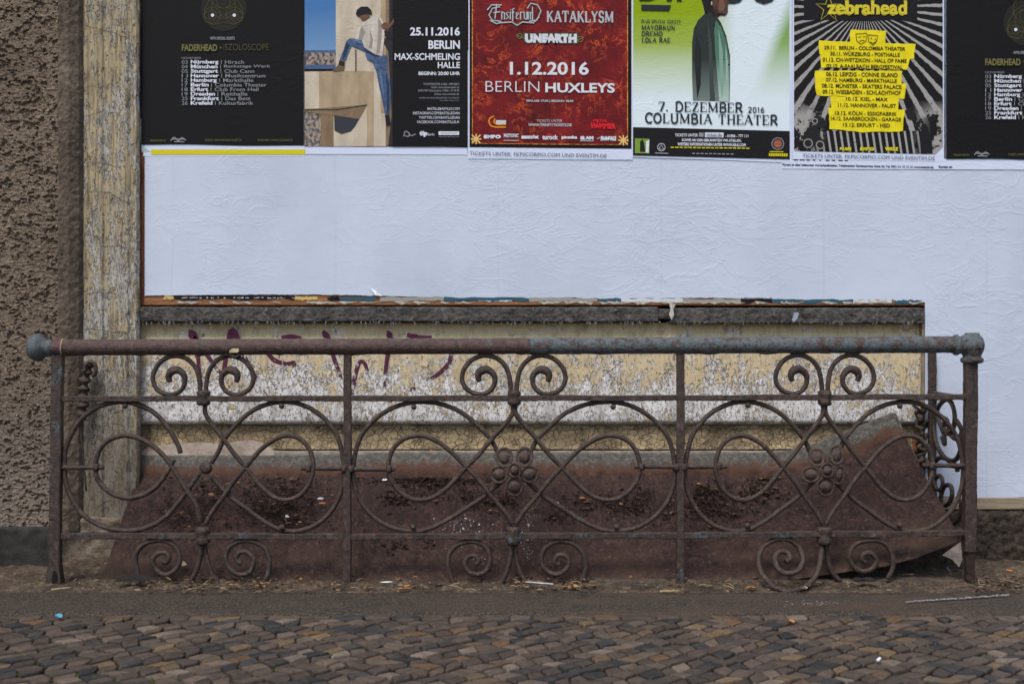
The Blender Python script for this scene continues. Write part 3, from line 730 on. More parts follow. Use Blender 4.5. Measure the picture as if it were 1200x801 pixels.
mb.build('torn_paper', simple('grey_torn_scraps', cl(120, 104, 84), cl(190, 186, 176), 60), brd)['kind'] = 'stuff'
# ragged scrap hanging over the joint of the sill
poly('hanging_scrap', [(784, 355), (792, 356), (789, 362), (790, 369), (787, 375), (784, 368), (786, 362)], 36, TORN, brd)
poly('hanging_scrap', [(931, 366), (936, 366), (935, 372), (931, 377), (928, 375)], 36, ink(150, 160, 176), brd)

# ------------------------------------------------------------------ blank paper
def blankpaper(name, px0, px1, py0, py1, nx, nz, edgeb, y0, label, amp=.0022, seed=0, mat=BLANK, edger=0):
    u, v = np.meshgrid(np.linspace(0, 1, nx), np.linspace(0, 1, nz))
    px = px0+(px1-px0)*u; bot = py1+edgeb(px)
    px = px+np.clip(u-.985, 0, 1)/.015*edger*(fbm(v*18, v*0, 3, seed+70)-.5)*6
    py = py0+(bot-py0)*v
    X = MX(px); Z = MZ(py); PYb = py
    r1 = 1-np.abs(fbm(X*5+.8*fbm(X*3, Z*3, 2, seed+4), Z*16, 4, seed)-.5)*2; r2 = 1-np.abs(fbm(X*13, Z*8+X*5, 3, seed+9)-.5)*2
    r3 = 1-np.abs(fbm(X*9-Z*14, Z*7+X*4, 3, seed+29)-.5)*2
    mk = np.clip((fbm(X*3, Z*4, 3, seed+55)-.42)/.15, 0, 1)
    big_ = 1-np.abs(fbm(X*3.2+Z*2.5, Z*7-X*1.6, 4, seed+80)-.5)*2
    mk2 = np.clip((fbm(X*1.7, Z*2.2, 2, seed+91)-.5)/.2, 0, 1)*np.clip((PYb-200)/20, 0, 1)
    h = mk2*np.clip((big_-.90)/.10, 0, 1)**2*.35+.5*mk*(np.clip((r1-.93)/.07, 0, 1)**2*.45+np.clip((r2-.95)/.05, 0, 1)**2*.3+np.clip((r3-.955)/.045, 0, 1)**2*.5)+fbm(X*5, Z*7, 3, seed+3)*.8
    Y = y0-amp*h*.75
    o = gridmesh(name, X[::-1], Y[::-1], Z[::-1], mat, None, True)
    return tag(o, label, 'paper')
PB = lambda px: 1.6*np.sin(px*.013)+1.0*(fbm(px*.15, px*0, 3, 2)-.5)+(px-170)*.0085
blankpaper('blank_paper', 170, 1085, 60, 345, 1100, 340, PB, -.0032, 'long blank bluish white paper band pasted below the concert posters', .0024, 1)
blankpaper('blank_paper', 1083.5, 1560, 60, 582, 520, 560, lambda p: .8*np.sin(p*.05), -.0026, 'blank white paper sheet reaching down almost to the pavement behind right post', .0026, 5)
cn = MB()
cn.add([W(434, 337, -.0064), W(440, 345.8, -.016), W(448, 347, -.0066), W(441, 341, -.012)], [(0, 1, 3), (1, 2, 3)])
cn.build('curled_corner', ink(224, 228, 234), bpy.data.objects['blank_paper'])
# ------------------------------------------------------------------ posters
PG = 'concert posters pasted in a row along the top'
def proot(name, x, label):
    r = empty(name, W(x, 0, -.006)); tag(r, label, 'poster', PG); return r
BLK = ink(17, 17, 19); OLV = ink(112, 108, 66); GRY = ink(140, 142, 148)
YEL = ink(214, 200, 24); 
def poster_black():
    r = proot('concert_poster', 260, 'black poster with owl-eyed emblem and November tour list, first on the left')
    sheet('paper_sheet', 165.5, 356, 169, 171, BLK, r)
    ol = ink(84, 80, 50); hal = ink(36, 36, 32)
    poly('halo', circ(262, 10, 27, n=36)[:-1], 1, hal, r)
    P = [circ(249, 18, 9.5), circ(274.5, 18, 9.5), circ(249, 18, 4.5), circ(274.5, 18, 4.5), circ(262, 8, 14), circ(262, -6, 16), circ(262, 2, 8)]
    P += [[(240, 10), (240, 25), (250, 29), (262, 26), (274, 29), (284, 24), (284, 10), (276, -4), (262, -14), (248, -4), (240, 10)], [(238, 17), (249, 11), (262, 20), (274, 11), (286, 17)], [(238, 19), (249, 25), (262, 16), (274, 25), (286, 19)]]
    ribbon('emblem', P, .55, 2, ol, r)
    for x in (249, 274.5): poly('emblem_eye', circ(x, 18, 2, n=12)[:-1], 3, WH, r)
    text('WITH SPECIAL GUESTS', 246, 275, 43.3, 46.8, GRY, r, .03)
    text('FADERHEAD', 213, 254.5, 52, 60, OLV, r, .035)
    text('+', 257, 260, 54.5, 57.5, OLV, r)
    text('iSZOLOSCOPE', 262, 315, 51.6, 59, ol, r, -.01)
    text('NOVEMBER', 213, 236, 67, 69.2, GRY, r)
    rows = [('03', 'Nürnberg', 256, 'Hirsch', 286), ('04', 'München', 255, 'Backstage Werk', 317), ('05', 'Stuttgart', 255.5, 'Club Cann', 298), ('11', 'Hannover', 256.5, 'Musikzentrum', 311), ('12', 'Hamburg', 254, 'Markthalle', 297), ('17', 'Berlin', 244.5, 'Columbia Theater', 312.5), ('18', 'Erfurt', 244, 'Club From Hell', 303), ('19', 'Dresden', 252, 'Reithalle', 290), ('25', 'Frankfurt', 256.5, 'Das Bett', 293.5), ('26', 'Krefeld', 249, 'Kulturfabrik', 297)]
    for i, (a, b, bx, c, ce) in enumerate(rows):
        y = 75+5.33*i; d = 1.1 if b in ('Nürnberg', 'Hamburg', 'München') else 0
        text(a, 213, 220, y-4.2, y, GRY, r); 
        yy0 = y-4.6 if b not in ('München',) else y-4.6
        text(b, 223.5, bx, yy0, y+(1.1 if 'g' in b else 0), WH, r, .03)
        ribbon('lettering', [[(bx+3.3, y-4.3), (bx+3.3, y+.2)]], .7, 4, GRY, r)
        text(c, bx+7.5, ce, y-4.3, y+(0), GRY, r, .006)
    text('PRESENTED BY', 176, 195, 163.6, 166, OLV, r)
    ribbon('logo', [[(200, 165), (204, 161), (209, 165), (213, 161.5), (218, 164.5)], [(202, 163), (217, 163.2)], [(204, 166), (216, 166.2)]], 1.1, 4, GRY, r, smooth=1)
    text('TICKETS: WWW.PROTAIN-TICKET.DE', 240, 283, 163, 165.6, OLV, r)
    text('MORE INFO: WWW.COVENANT.SE', 302, 343, 163, 165.6, OLV, r)
    return r
pb1 = poster_black()
pb6 = pb1.copy(); COL.objects.link(pb6); pb6.location = pb1.location+(W(940.7, 16.8, -.006)-W(0, 0, -.006))
pb6['label'] = 'black November tour list poster cut by the right edge, beside the yellow-note poster'
for ch in list(pb1.children):
    c = ch.copy(); COL.objects.link(c); pi = ch.matrix_parent_inverse.copy(); c.parent = pb6; c.matrix_parent_inverse = pi
# yellow strip and older margins below the posters
o = rect('paper_strip', 177, 175.2, 357.5, 181.2, -.6, ink(206, 196, 30), None); tag(o, 'bright yellow paper strip under the leftmost black poster', 'paper strip')
o = rect('paper_strip', 168, 171, 357, 183, -1.6, WHITEP, None); tag(o, 'narrow white paper margin showing around the yellow strip', 'paper strip')
o = rect('paper_strip', 357.8, 166, 547, 180.6, -.7, WHITEP, None, .004); tag(o, 'white paper margin below the poster of the climbing man', 'paper strip')

# poster 2
r = proot('concert_poster', 452, 'poster of a man in jeans climbing a tall building, dated 25.11.2016 Berlin')
sheet('paper_sheet', 356.5, 548, 171, 172.5, BLK, r)
def city(g):
    a = g.vor(120, out='Color', vec=g.map((1, 1, .8))); b = g.noise(90, 5, .7)
    s = g.sep(a)[0]
    return g.mix(g.ramp(s, [(.2, 0), (.8, 1)]), cl(78, 76, 80, 1), cl(160, 146, 132, 1))
def skyb(g):
    return g.mix(g.rng(g.sep()[2], MZ(60), MZ(10)), cl(110, 146, 186, 1), cl(70, 118, 172, 1))
def conc(c1, c2):
    return lambda g: g.ramp(g.noise(30, 5, .6, vec=g.map((1, 1, .3))), [(.3, cl(*c1, 1)), (.7, cl(*c2, 1))])
SKYB = paper_mat('print_sky', skyb); CITY = paper_mat('print_city', city)
T1 = paper_mat('print_tan', conc((150, 130, 104), (180, 160, 132))); T2 = paper_mat('print_beige', conc((178, 164, 144), (206, 194, 174)))
T3 = paper_mat('print_brown', conc((112, 92, 70), (140, 118, 92)))
SH = ink(56, 58, 66)
rect('picture', 357, -100, 393.5, 59, 1, SKYB, r); rect('picture', 357, 59, 393.5, 81, 1, ink(72, 96, 130, 1), r); rect('picture', 357, 62, 393.5, 76, 1.5, CITY, r)
rect('picture', 393.5, -100, 461, 171, 1, T2, r); rect('picture', 446, -100, 452, 171, 1.3, T1, r); rect('picture', 452, -100, 460.5, 171, 1.3, T3, r)
rect('picture', 357, 130, 376, 171.5, 1, CITY, r); rect('picture', 376, 133, 391, 171.5, 1.4, T3, r)
rect('picture', 391, 133, 452, 171.5, 1.4, T2, r); rect('picture', 430, 84, 438, 171.5, 1.5, T1, r)
poly('picture', [(357, 84), (430, 83), (430, 123), (357, 128)], 2, T1, r); poly('picture', [(357, 84), (374, 84), (374, 127), (357, 128)], 2.4, T2, r)
poly('picture', [(357, 128), (430, 123), (421, 140), (357, 131)], 2.2, T3, r)
ribbon('picture', [[(357, 128.5), (395, 128.6), (430, 123)]], 1.1, 3, ink(36, 56, 48), r)
poly('picture', [(391.5, 135), (421, 139.5), (416, 148), (411, 154), (400, 157), (392, 153)], 2.6, SH, r)
ribbon('picture', [[(417, 58), (417, 84)]], 1.2, 3, ink(44, 42, 40), r)
SHD = paper_mat('print_dark_photo_edge', lambda g: cl(44, 44, 50, 1))
poly('picture', [(448, 48), (455, 60), (457, 95), (459, 135), (455, 171), (462, 171), (462, -100), (456, -100), (456, 40)], 2.7, SHD, r)
rect('picture', 460, -100, 547.3, 171.8, 2.8, BLK, r)
# climbing figure
jean = paper_mat('print_jeans', lambda g: g.ramp(g.noise(60, 4, .6), [(.3, cl(46, 66, 96, 1)), (.7, cl(84, 106, 138, 1))])); skin = ink(112, 78, 62); shirt = paper_mat('print_shirt', conc((176, 168, 156), (214, 208, 196)))
poly('figure', [(428, 62), (430, 70), (437, 74), (441, 84), (444, 100), (448, 118), (451, 134), (456, 134), (458, 112), (457, 96), (454, 84), (454, 66), (440, 60)], 3, jean, r)
poly('figure', [(424, 46), (410, 45), (406, 48), (402, 60), (398, 70), (400, 73), (405, 71), (409, 60), (412, 54), (426, 60), (440, 67), (447, 64), (440, 58)], 3.3, jean, r)
poly('figure', [(398, 70), (404, 72), (404, 77), (403, 83), (392, 84), (389, 83), (396, 77)], 3.5, ink(104, 88, 70), r)
poly('figure', [(397.5, 71), (404, 73), (403, 78), (397, 76)], 3.7, ink(40, 36, 34), r)
poly('figure', [(451, 135), (456, 135), (458, 146), (453, 148), (452, 143)], 3.5, ink(34, 32, 34), r)
poly('figure', [(443, 17), (434, 21), (424, 28), (419, 34), (416, 46), (424, 47), (427, 56), (440, 64), (448, 66), (450, 48), (451, 34), (450, 27)], 3.6, shirt, r)
SHF = ink(150, 142, 132); JD = ink(40, 56, 82); JL = ink(96, 116, 146)
for pts in ([(443, 20), (448, 28), (447, 46), (445, 62), (441, 64), (443, 44)], [(424, 30), (428, 38), (425, 47), (420, 46), (422, 36)], [(433, 32), (437, 46), (436, 58), (432, 56), (434, 46)]): poly('figure', pts, 3.75, SHF, r)
for pts in ([(452, 84), (456, 98), (456, 130), (453.5, 133), (453, 104)], [(406, 50), (410, 53), (405, 66), (401, 71), (403, 60)], [(426, 54), (438, 62), (446, 66), (440, 67), (428, 61)]): poly('figure', pts, 3.45, JD, r)
for pts in ([(444, 78), (448, 92), (450, 116), (447, 104)], [(410, 46), (420, 46.5), (430, 53), (420, 50)]): poly('figure', pts, 3.5, JL, r)
poly('figure', [(450, 26), (457, 28), (461, 22), (462, 26), (456, 34), (449, 35), (446, 31)], 3.9, skin, r)
poly('figure', [(450, 36), (456, 36), (460, 46), (456, 47), (451, 42)], 3.8, ink(40, 36, 40), r)
poly('figure', [(421, 19), (424, 24), (428, 24), (434, 20), (430, 15), (423, 15)], 3.9, skin, r)
poly('figure', [(417, 17), (418, 12), (423, 8), (431, 8), (435, 12), (436, 17), (430, 17), (424, 18), (420, 20)], 4.0, ink(34, 34, 38), r)
for s, x0, x1, y0, y1, b in (('25.11.2016', 480.5, 539, 32, 42, .03), ('BERLIN', 502, 539, 47.5, 57.5, .03), ('MAX-SCHMELING', 462.5, 539, 62.5, 70.5, .022), ('HALLE', 513, 539, 72.8, 80, .022), ('BEGINN: 20:00 UHR', 490.5, 539, 84, 88.2, .03)):
    text(s, x0, x1, y0, y1, WH, r, b)
for s, x0, x1, y0, y1 in (('TICKETMASTER: 01806 - 999 000 0', 496, 538, 97.3, 100), ('Online: www.ticketmaster.de', 505, 538, 101, 103.6), ('EVENTIM-Tickethotline: 01806 - 57 00 00', 490, 538, 105, 107.5), ('Online: www.eventim.de', 509, 538, 109, 111.5), ('KARTEN AN ALLEN BEKANNTEN VVK-STELLEN', 491, 538, 114, 115.6), ('www.fkpscorpio.com', 515, 538, 117, 118.6)):
    text(s, x0, x1, y0, y1, GRY, r, .01)
for s, x0, x1, y0, y1 in (('BASTILLEBASTILLE.COM', 501, 538.5, 126, 129), ('INSTAGRAM.COM/BASTILLEDAN', 484, 538.5, 131, 134.2), ('TWITTER.COM/BASTILLEDAN', 491, 538.5, 136.3, 139.4), ('FACEBOOK.COM/BASTILLEUK', 489, 538.5, 141.4, 144.5)):
    text(s, x0, x1, y0, y1, WH, r, .0)
text('tip', 491.5, 501, 153.5, 160.5, WH, r, .07); text('Berlin', 501.5, 509, 156, 159, WH, r)
ribbon('logo', [[(473, 160), (475, 154), (480, 157), (478, 160), (473, 158)], [(479, 158), (483, 159), (487, 157)]], 1.2, 4, GRY, r, smooth=1)
rect('logo', 514, 154, 538, 158.2, 3.9, WH, r); ribbon('logo', [[(516, 156), (536, 156)]], .7, 4.5, GRY, r); text('WWW.STADTSAAL.DE', 514, 538, 159.6, 161, GRY, r)

# poster 3
r = proot('concert_poster', 645, 'dark red flame-bordered metal concert poster dated 1.12.2016')
sheet('paper_sheet', 549, 741.5, 186, 187.5, WHITEP, r, -98)
def lava(g):
    a = g.noise(11, 7, .68, dist=1.2, vec=g.map((1, 1, 1), (2, 0, 5))); v = g.m('ABSOLUTE', g.m('SUBTRACT', a, .5))
    vein = g.m('MULTIPLY', g.ramp(v, [(0, 1), (.022, 0)]), g.ramp(g.noise(6, 4, .6), [(.46, 0), (.6, 1)]))
    base = g.ramp(g.noise(9, 6, .7), [(.3, cl(70, 16, 20, 1)), (.55, cl(112, 24, 28, 1)), (.75, cl(150, 36, 38, 1))])
    return g.mix(vein, base, cl(214, 92, 44, 1))
LAVA = paper_mat('print_flames', lava)
rect('print_border', 550.3, -95, 740, 172.5, .8, ink(22, 16, 20), r, .01)
rect('picture', 554, -95, 735.5, 168, 1.6, LAVA, r, .006)
def fire(g): return g.ramp(g.noise(60, 4, .6), [(.35, cl(150, 70, 24, 1)), (.65, cl(226, 150, 66, 1))])
FIRE = paper_mat('print_fire', fire)
ribbon('print_border', [[(553.6, -95), (553.6, 168), (645, 169), (735.4, 169.6), (735.4, -95)]], 1.1, 3, FIRE, r)
for cx_, cy_ in ((558, 163), (730.5, 164.5)):
    ribbon('print_ornament', [[(cx_-5, cy_-5), (cx_+5, cy_+5)], [(cx_+5, cy_-5), (cx_-5, cy_+5)], [(cx_, cy_-6), (cx_, cy_+6)], [(cx_-6, cy_), (cx_+6, cy_)]], 1.6, 3.5, ink(226, 190, 120), r)
SIL = ink(176, 180, 184); DK = ink(30, 24, 28)
# blackletter name
BL = {'n': [[(0, 0), (0, 1)], [(0, 1), (.5, .85), (.5, 0)]], 's': [[(.5, .95), (.05, .8), (.5, .3), (0, .05)]], 'i': [[(.1, 0), (.1, 1)], [(.1, 1.2), (.2, 1.3)]], 'f': [[(.1, -.25), (.1, 1.35), (.45, 1.45)], [(-.1, .95), (.4, .95)]], 'e': [[(.45, .1), (.05, .1), (.05, .9), (.45, .8), (.1, .5)]], 'r': [[(.05, 0), (.05, 1)], [(.05, .9), (.45, .95)]], 'u': [[(0, 1), (.05, .1), (.5, 0)], [(.5, 1), (.5, 0)]], 'm': [[(0, 0), (0, 1), (.4, .9), (.4, 0)], [(.4, .9), (.8, .9), (.8, 0)]]}
pl = [[(586, 8), (577, 10), (573, 18), (577, 24), (587, 25)], [(582, 5), (580, 22)], [(578, 15), (586, 14)], [(571, 12), (576, 6), (588, 6)]]
x = 588
for ch in 'nsiferum':
    for q in BL[ch]: pl.append([(x+a*6.4, 23-b*9) for a, b in q])
    x += {'i': 2.8, 'm': 7.2}.get(ch, 4.7)
pl += [[(618, 10), (622, 4), (630, 6), (634, 13), (629, 24), (620, 25)], [(624, 8), (624, 24)], [(584, 27), (600, 26), (606, 30), (612, 26), (626, 27)], [(574, 24), (582, 28), (588, 26)], [(626, 26), (632, 20)]]
ribbon('lettering', pl, 2.6, 3, DK, r); ribbon('lettering', pl, 1.5, 4, SIL, r)
serif('KATAKLYSM', 640.5, 719, 13, 26, SIL, r, .008, thick=.2, thin=.14, sl=.1)
text('UNEARTH', 613, 678, 38, 52, ink(54, 66, 40), r, .12, .004, 3); text('UNEARTH', 615, 676, 39.5, 50.5, ink(206, 210, 216), r, .09, .004)
ribbon('print_ornament', [circ(609, 42.5, 3), circ(680, 46, 3.2), [(604, 41), (614, 45)], [(676, 48), (684, 44)]], .9, 4, ink(110, 116, 70), r)
text('1.12.2016', 597.5, 690, 72.3, 87.8, ink(214, 216, 222), r, .025, .003)
text('BERLIN', 569, 632, 95.2, 107.5, ink(214, 216, 222), r, -.014, .006); text('HUXLEYS', 639, 720.5, 97, 108.5, ink(214, 216, 222), r, .03, .006)
text('EINLASS 17:30 | BEGINN 18:30', 617, 672, 116.8, 120.2, SIL, r, .04, .006)
text('TICKETS UNTER', 629, 659, 140, 143.2, SIL, r); text('WWW.TRINITYTICKETS.DE', 619, 670, 144.6, 148, SIL, r, .04, .004)
ribbon('logo', [[(593, 149), (582, 149), (575, 147), (572.8, 142), (575, 138), (579, 136.3)], [(593, 146), (583, 146), (579, 143), (580, 139)]], 1.6, 3.6, ink(220, 140, 40), r, smooth=1.5)
rect('logo', 581, 141, 593, 145.6, 4, ink(196, 196, 200), r)
RED = ink(206, 34, 44); text('METAL', 695, 712, 139.6, 143, RED, r, .05, .02); text('HAMMER', 692.5, 722, 143.6, 150.6, RED, r, .09, .03, slant=-.1)
for s, a, b, c, d, bo in (('EMPO', 567, 587, 158, 162.4, .09), ('PROTONIC', 590.5, 607.5, 157.5, 161, .03), ('musix', 611, 632, 158.2, 162.8, .09), ('turock', 635.5, 654, 158, 163.6, .04), ('piranha', 658, 676.5, 159, 163.6, .07), ('SLAM', 680, 695.5, 159.6, 163.8, .08), ('FRANGALE', 704, 722, 159.6, 165, .08)):
    text(s, a, b, c, d, WH, r, bo)
ribbon('logo', [[(590, 157), (608, 157.2)], [(590, 164.5), (608, 164.7)], [(680, 165), (696, 165.2)], [(699.5, 163), (703, 161)]], .9, 4, SIL, r)
text('TICKETS UNTER: FKPSCORPIO.COM UND EVENTIM.DE', 550.5, 711, 177.4, 181.6, ink(78, 86, 100), r, 0, .019)

# poster 4
r = proot('concert_poster', 833, 'green and white poster of a man in a dark suit seen from the side')
sheet('paper_sheet', 741.5, 928, 184, 190.5, WHITEP, r, -98)
def green(g):
    x, y, z = g.sep()
    v = g.rng(z, MZ(118), MZ(52)); hx = g.rng(x, MX(905), MX(850)); beam = g.rng(g.m('SUBTRACT', x, g.m('MULTIPLY', z, .33)), MX(842)-.33*MZ(90), MX(836)-.33*MZ(90))
    lit = cl(196, 208, 214, 1.25); gr = g.mix(g.rng(z, MZ(85), MZ(15)), cl(158, 178, 96, 1.1), cl(132, 156, 10, 1.1))
    left = g.rng(x, MX(862), MX(822)); a = g.mix(left, lit, gr)
    rt = g.rng(g.m('SUBTRACT', x, g.m('MULTIPLY', z, .40)), MX(896)-.40*MZ(60), MX(912)-.40*MZ(60))
    a = g.mix(g.m('MULTIPLY', rt, .9), a, g.mix(g.rng(z, MZ(105), MZ(40)), cl(150, 176, 110, 1.1), cl(104, 148, 24, 1.1)))
    return g.mix(v, lit, a)
GREEN = paper_mat('print_green_fade', green)
rect('picture', 742, -95, 925, 150, 1, GREEN, r, .02)
def suit(c1, c2):
    def f(g): return g.mix(g.rng(g.sep()[2], MZ(122), MZ(70)), cl(*c1, 1.1), cl(*c2, 1))
    return f
S1 = paper_mat('print_suit', suit((110, 122, 118), (44, 52, 50))); S2 = paper_mat('print_suit_light', suit((168, 190, 180), (78, 118, 98)))
poly('figure', [(838, 17), (845, 27), (851, 42), (855.5, 65), (855.5, 90), (855, 119), (812, 118), (811, 90), (811, 50), (813, 34), (818, 24), (826, 16), (832, 13)], 2, S1, r)
poly('figure', [(839, 24), (845, 32), (851, 48), (854.5, 68), (854.5, 92), (854, 119), (843, 119), (841, 95), (838, 60), (837, 36)], 2.5, S2, r)
poly('figure', [(832, 13), (838, 18), (840, 24), (844, 16), (851, 18), (853, 14), (853, 6), (855, 4), (852, -4), (852, -18), (836, -20), (834, 0)], 3, ink(84, 60, 50), r)
poly('figure', [(826, 16), (833, 13), (839, 22), (834, 2), (838, -4), (838, -20), (824, -18), (821, -4), (824, 6)], 3.3, ink(30, 28, 28), r)
poly('figure', [(841, 15.5), (849, 16.5), (850, 18.6), (845, 18), (840, 20)], 3.6, ink(26, 22, 22), r)
for pts, m_ in (([(816, 40), (822, 60), (821, 100), (817, 116), (814, 70)], ink(34, 38, 38)), ([(829, 22), (834, 50), (836, 90), (838, 118), (832, 118), (831, 70)], ink(62, 70, 68)), ([(842, 34), (847, 60), (848, 100), (846, 117), (843.5, 90)], ink(128, 160, 146)), ([(850, 52), (853, 72), (853, 100), (851, 100)], ink(150, 178, 166))): poly('figure', pts, 2.7, m_, r)
poly('figure', [(843, -2), (848, 0), (850, 8), (847, 14), (842, 12)], 3.5, ink(112, 84, 70), r); poly('figure', [(838, 8), (842, 14), (840, 20), (837, 16)], 3.5, ink(54, 40, 34), r)
poly('figure', circ(854, 76, 1, n=8)[:-1], 3.5, ink(24, 28, 26), r); ribbon('figure', [[(834, 2), (834, 6)]], 1.2, 4, ink(190, 190, 180), r)
DKG = ink(40, 44, 50); GBL = ink(46, 54, 62)
text('D', 749, 776, -40, 1.2, DKG, r, .1); text('A', 781, 799, -40, 1.6, DKG, r, .1); text('J', 852, 872, -40, 4.6, DKG, r, .1); text('O', 878, 913, -40, 5.2, DKG, r, .1)
poly('lettering', [(751.5, 5.5), (786.5, 6.2), (784, 13), (751.5, 12.2)], 4, DKG, r)
serif('PLUS SPECIAL GUESTS', 751.5, 797.5, 23.2, 27, GBL, r, .012)
serif('MAYORKUN', 751.5, 791, 29.8, 34.8, GBL, r, .012, thick=.22, thin=.12); serif('DREMO', 751.7, 776.5, 37, 42, GBL, r, .01, thick=.22, thin=.12); serif('LOLA RAE', 752, 785.5, 44.4, 49.6, GBL, r, .01, thick=.22, thin=.12)
serif('7. DEZEMBER', 771.5, 871, 119, 130.2, GBL, r, .018, thick=.18, thin=.08); serif('2016', 876.5, 896, 125.6, 132, GBL, r, .01, sl=0, thick=.18)
serif('COLUMBIA THEATER', 755.5, 912, 132.5, 143.8, GBL, r, .018, thick=.19, thin=.08)
rect('print_footer', 741.8, 149, 925.5, 182, 2, ink(24, 24, 28), r, .025)
text('TICKETS UNTER', 791, 818, 156.4, 160, WH, r, .02, .01); rect('logo', 819, 155.4, 824.5, 160.5, 3.5, GRY, r, .01); rect('logo', 826, 155.2, 848, 161, 3.5, ink(200, 206, 214), r, .01); text('ticket.de', 828, 846, 156.2, 160.2, ink(70, 76, 90), r, 0, .01, 5)
text('- 01806 - 777 111', 850, 877, 157.4, 161, WH, r, .02, .01); text('SOWIE AN DEN BEKANNTEN VVK-STELLEN.', 799, 869, 162.4, 165.6, WH, r, .03, .012)
text('WEITERE INFORMATIONEN UNTER WWW.KB-K.COM', 794, 874, 167, 170.6, WH, r, .03, .015)
ribbon('lettering', [[(786+5.2*k, 172.6+.07*k), (790+5.2*k, 172.7+.07*k)] for k in range(18)], 1.2, 4, YEL, r)
ribbon('lettering', [[(811+5*k, 179.8+.08*k), (814.6+5*k, 179.9+.08*k)] for k in range(10)], 1.2, 4, GRY, r)
rect('logo', 744, 162.2, 761, 179.5, 3.4, ink(120, 150, 60), r, .03); poly('logo', [(750, 166), (753, 163), (755, 168), (756, 178), (750, 178)], 4, ink(28, 34, 28), r); poly('logo', [(757, 166), (761, 164), (760, 179), (757, 179)], 3.8, WH, r)
ribbon('logo', [circ(775, 172.5, 4.4, n=16), [(772, 175), (775, 169.5), (778, 175), (772, 175)]], .9, 4, SIL, r); ribbon('lettering', [[(767.5, 179.3), (783, 179.8)]], 1.3, 4, GRY, r)
poly('logo', circ(911.5, 168.5, 7.5, n=20)[:-1], 3.4, ink(60, 62, 70), r); poly('logo', circ(911.5, 168.5, 4.6, n=16)[:-1], 3.8, ink(166, 84, 44), r); ribbon('logo', [circ(911.5, 168.5, 7, n=20), [(908.5, 167), (910, 167)], [(913, 167), (914.5, 167)], [(909, 170.5), (911.5, 171.5), (914, 170.5)]], .8, 4.2, GRY, r)
ribbon('lettering', [[(902+2.5*k, 179.5+.05*k), (902+2.5*k, 183+.05*k)] for k in range(9)], 1.9, 4, YEL, r); ribbon('lettering', [[(902, 177.6), (918, 178)]], 1, 4, YEL, r)

# poster 5
r = proot('concert_poster', 1018, 'black and white striped poster with torn yellow tour date notes and star')
sheet('paper_sheet', 928.5, 1109, 187, 189.5, WHITEP, r, -95)
def rays(g):
    x, y, z = g.sep(); X0, Z0 = MX(1012), MZ(8)
    dx = g.m('SUBTRACT', x, X0); dz = g.m('SUBTRACT', z, Z0); an = g.m('ARCTAN2', dz, dx)
    n1 = g.noise(40, 6, .75); n2 = g.noise(13, 5, .7)
    s = g.m('SINE', g.m('ADD', g.m('MULTIPLY', an, 52.), g.m('MULTIPLY', n1, 2.2)))
    k = g.ramp(s, [(.42, 0), (.52, 1)])
    low = g.rng(z, MZ(148), MZ(160)); s2 = g.m('SINE', g.m('ADD', g.m('MULTIPLY', x, 270.), g.m('MULTIPLY', z, 40.)))
    k = g.mix(g.m('LESS_THAN', z, MZ(154)), k, g.ramp(s2, [(.45, 0), (.55, 1)]))
    bx = g.m('ABSOLUTE', g.m('SUBTRACT', x, MX(1018))); side = g.m('MULTIPLY', g.rng(bx, MX(650)-MX(600), MX(672)-MX(600)), g.rng(z, MZ(118), MZ(136)))
    bl = g.ramp(g.m('ADD', n2, g.m('MULTIPLY', g.m('SUBTRACT', n1, .5), .6)), [(.48, 0), (.5, 1)])
    k = g.mix(side, k, bl)
    sp = g.ramp(g.m('ADD', g.m('MULTIPLY', n1, .5), g.m('MULTIPLY', n2, .5)), [(.60, 0), (.615, 1)])
    k = g.mix(sp, k, 0.)
    return g.mix(k, cl(22, 22, 24, 1), cl(150, 148, 144, 1.1))
RAYS = paper_mat('print_rays', rays)
poly('picture', [(930.5, -90), (1104.5, -90), (1105, 172), (1096, 181), (932, 177), (930.5, 176)], 1, RAYS, r)
poly('figure', [(1079, 180), (1078, 160), (1080, 155), (1079, 150), (1081, 145), (1085, 145), (1088, 150), (1087, 155), (1092, 160), (1093, 180)], 1.8, ink(28, 28, 32), r)
for pts in ([(941, 160), (946, 150), (955, 146), (962, 152), (960, 160), (968, 166), (964, 176), (956, 170), (948, 176), (942, 172)], [(952, 140), (957, 135), (966, 139), (968, 148), (960, 152)], [(1060, 130), (1066, 126), (1074, 134), (1072, 142), (1064, 140)]):
    poly('figure', pts, 1.7, ink(34, 34, 36), r)
ribbon('figure', [circ(947, 168, 5, n=14), circ(961, 170, 4.5, n=14), circ(955, 142, 3, n=10)], 1.2, 2, ink(150, 148, 144), r)
poly('print_banner', [(941, -60), (1075, -60), (1075, 24), (1068, 26), (1050, 23), (1020, 25), (990, 24.5), (960, 23), (942, 24)], 2, ink(26, 26, 30), r)
st = [(971+(15.5 if i % 2 == 0 else 6)*math.sin(R(36*i)), 10-(17 if i % 2 == 0 else 6)*math.cos(R(36*i))) for i in range(11)]
ribbon('print_star', [st], 1.0, 3, ink(176, 164, 50), r)
ZY = ink(206, 192, 50); serif('zebrahead', 969, 1063, 1.0, 17, ZY, r, .004, thick=.17, thin=.1, sl=.1, gap=.03)
text('zebrahead', 969.5, 1063, .6, 17, ZY, r, .03, .002, 5)
NY = paper_mat('print_yellow_note', lambda g: g.ramp(g.noise(30, 4, .6), [(.3, cl(204, 186, 20, 1.15)), (.7, cl(226, 208, 30, 1.15))]))
rr = random.Random(2)
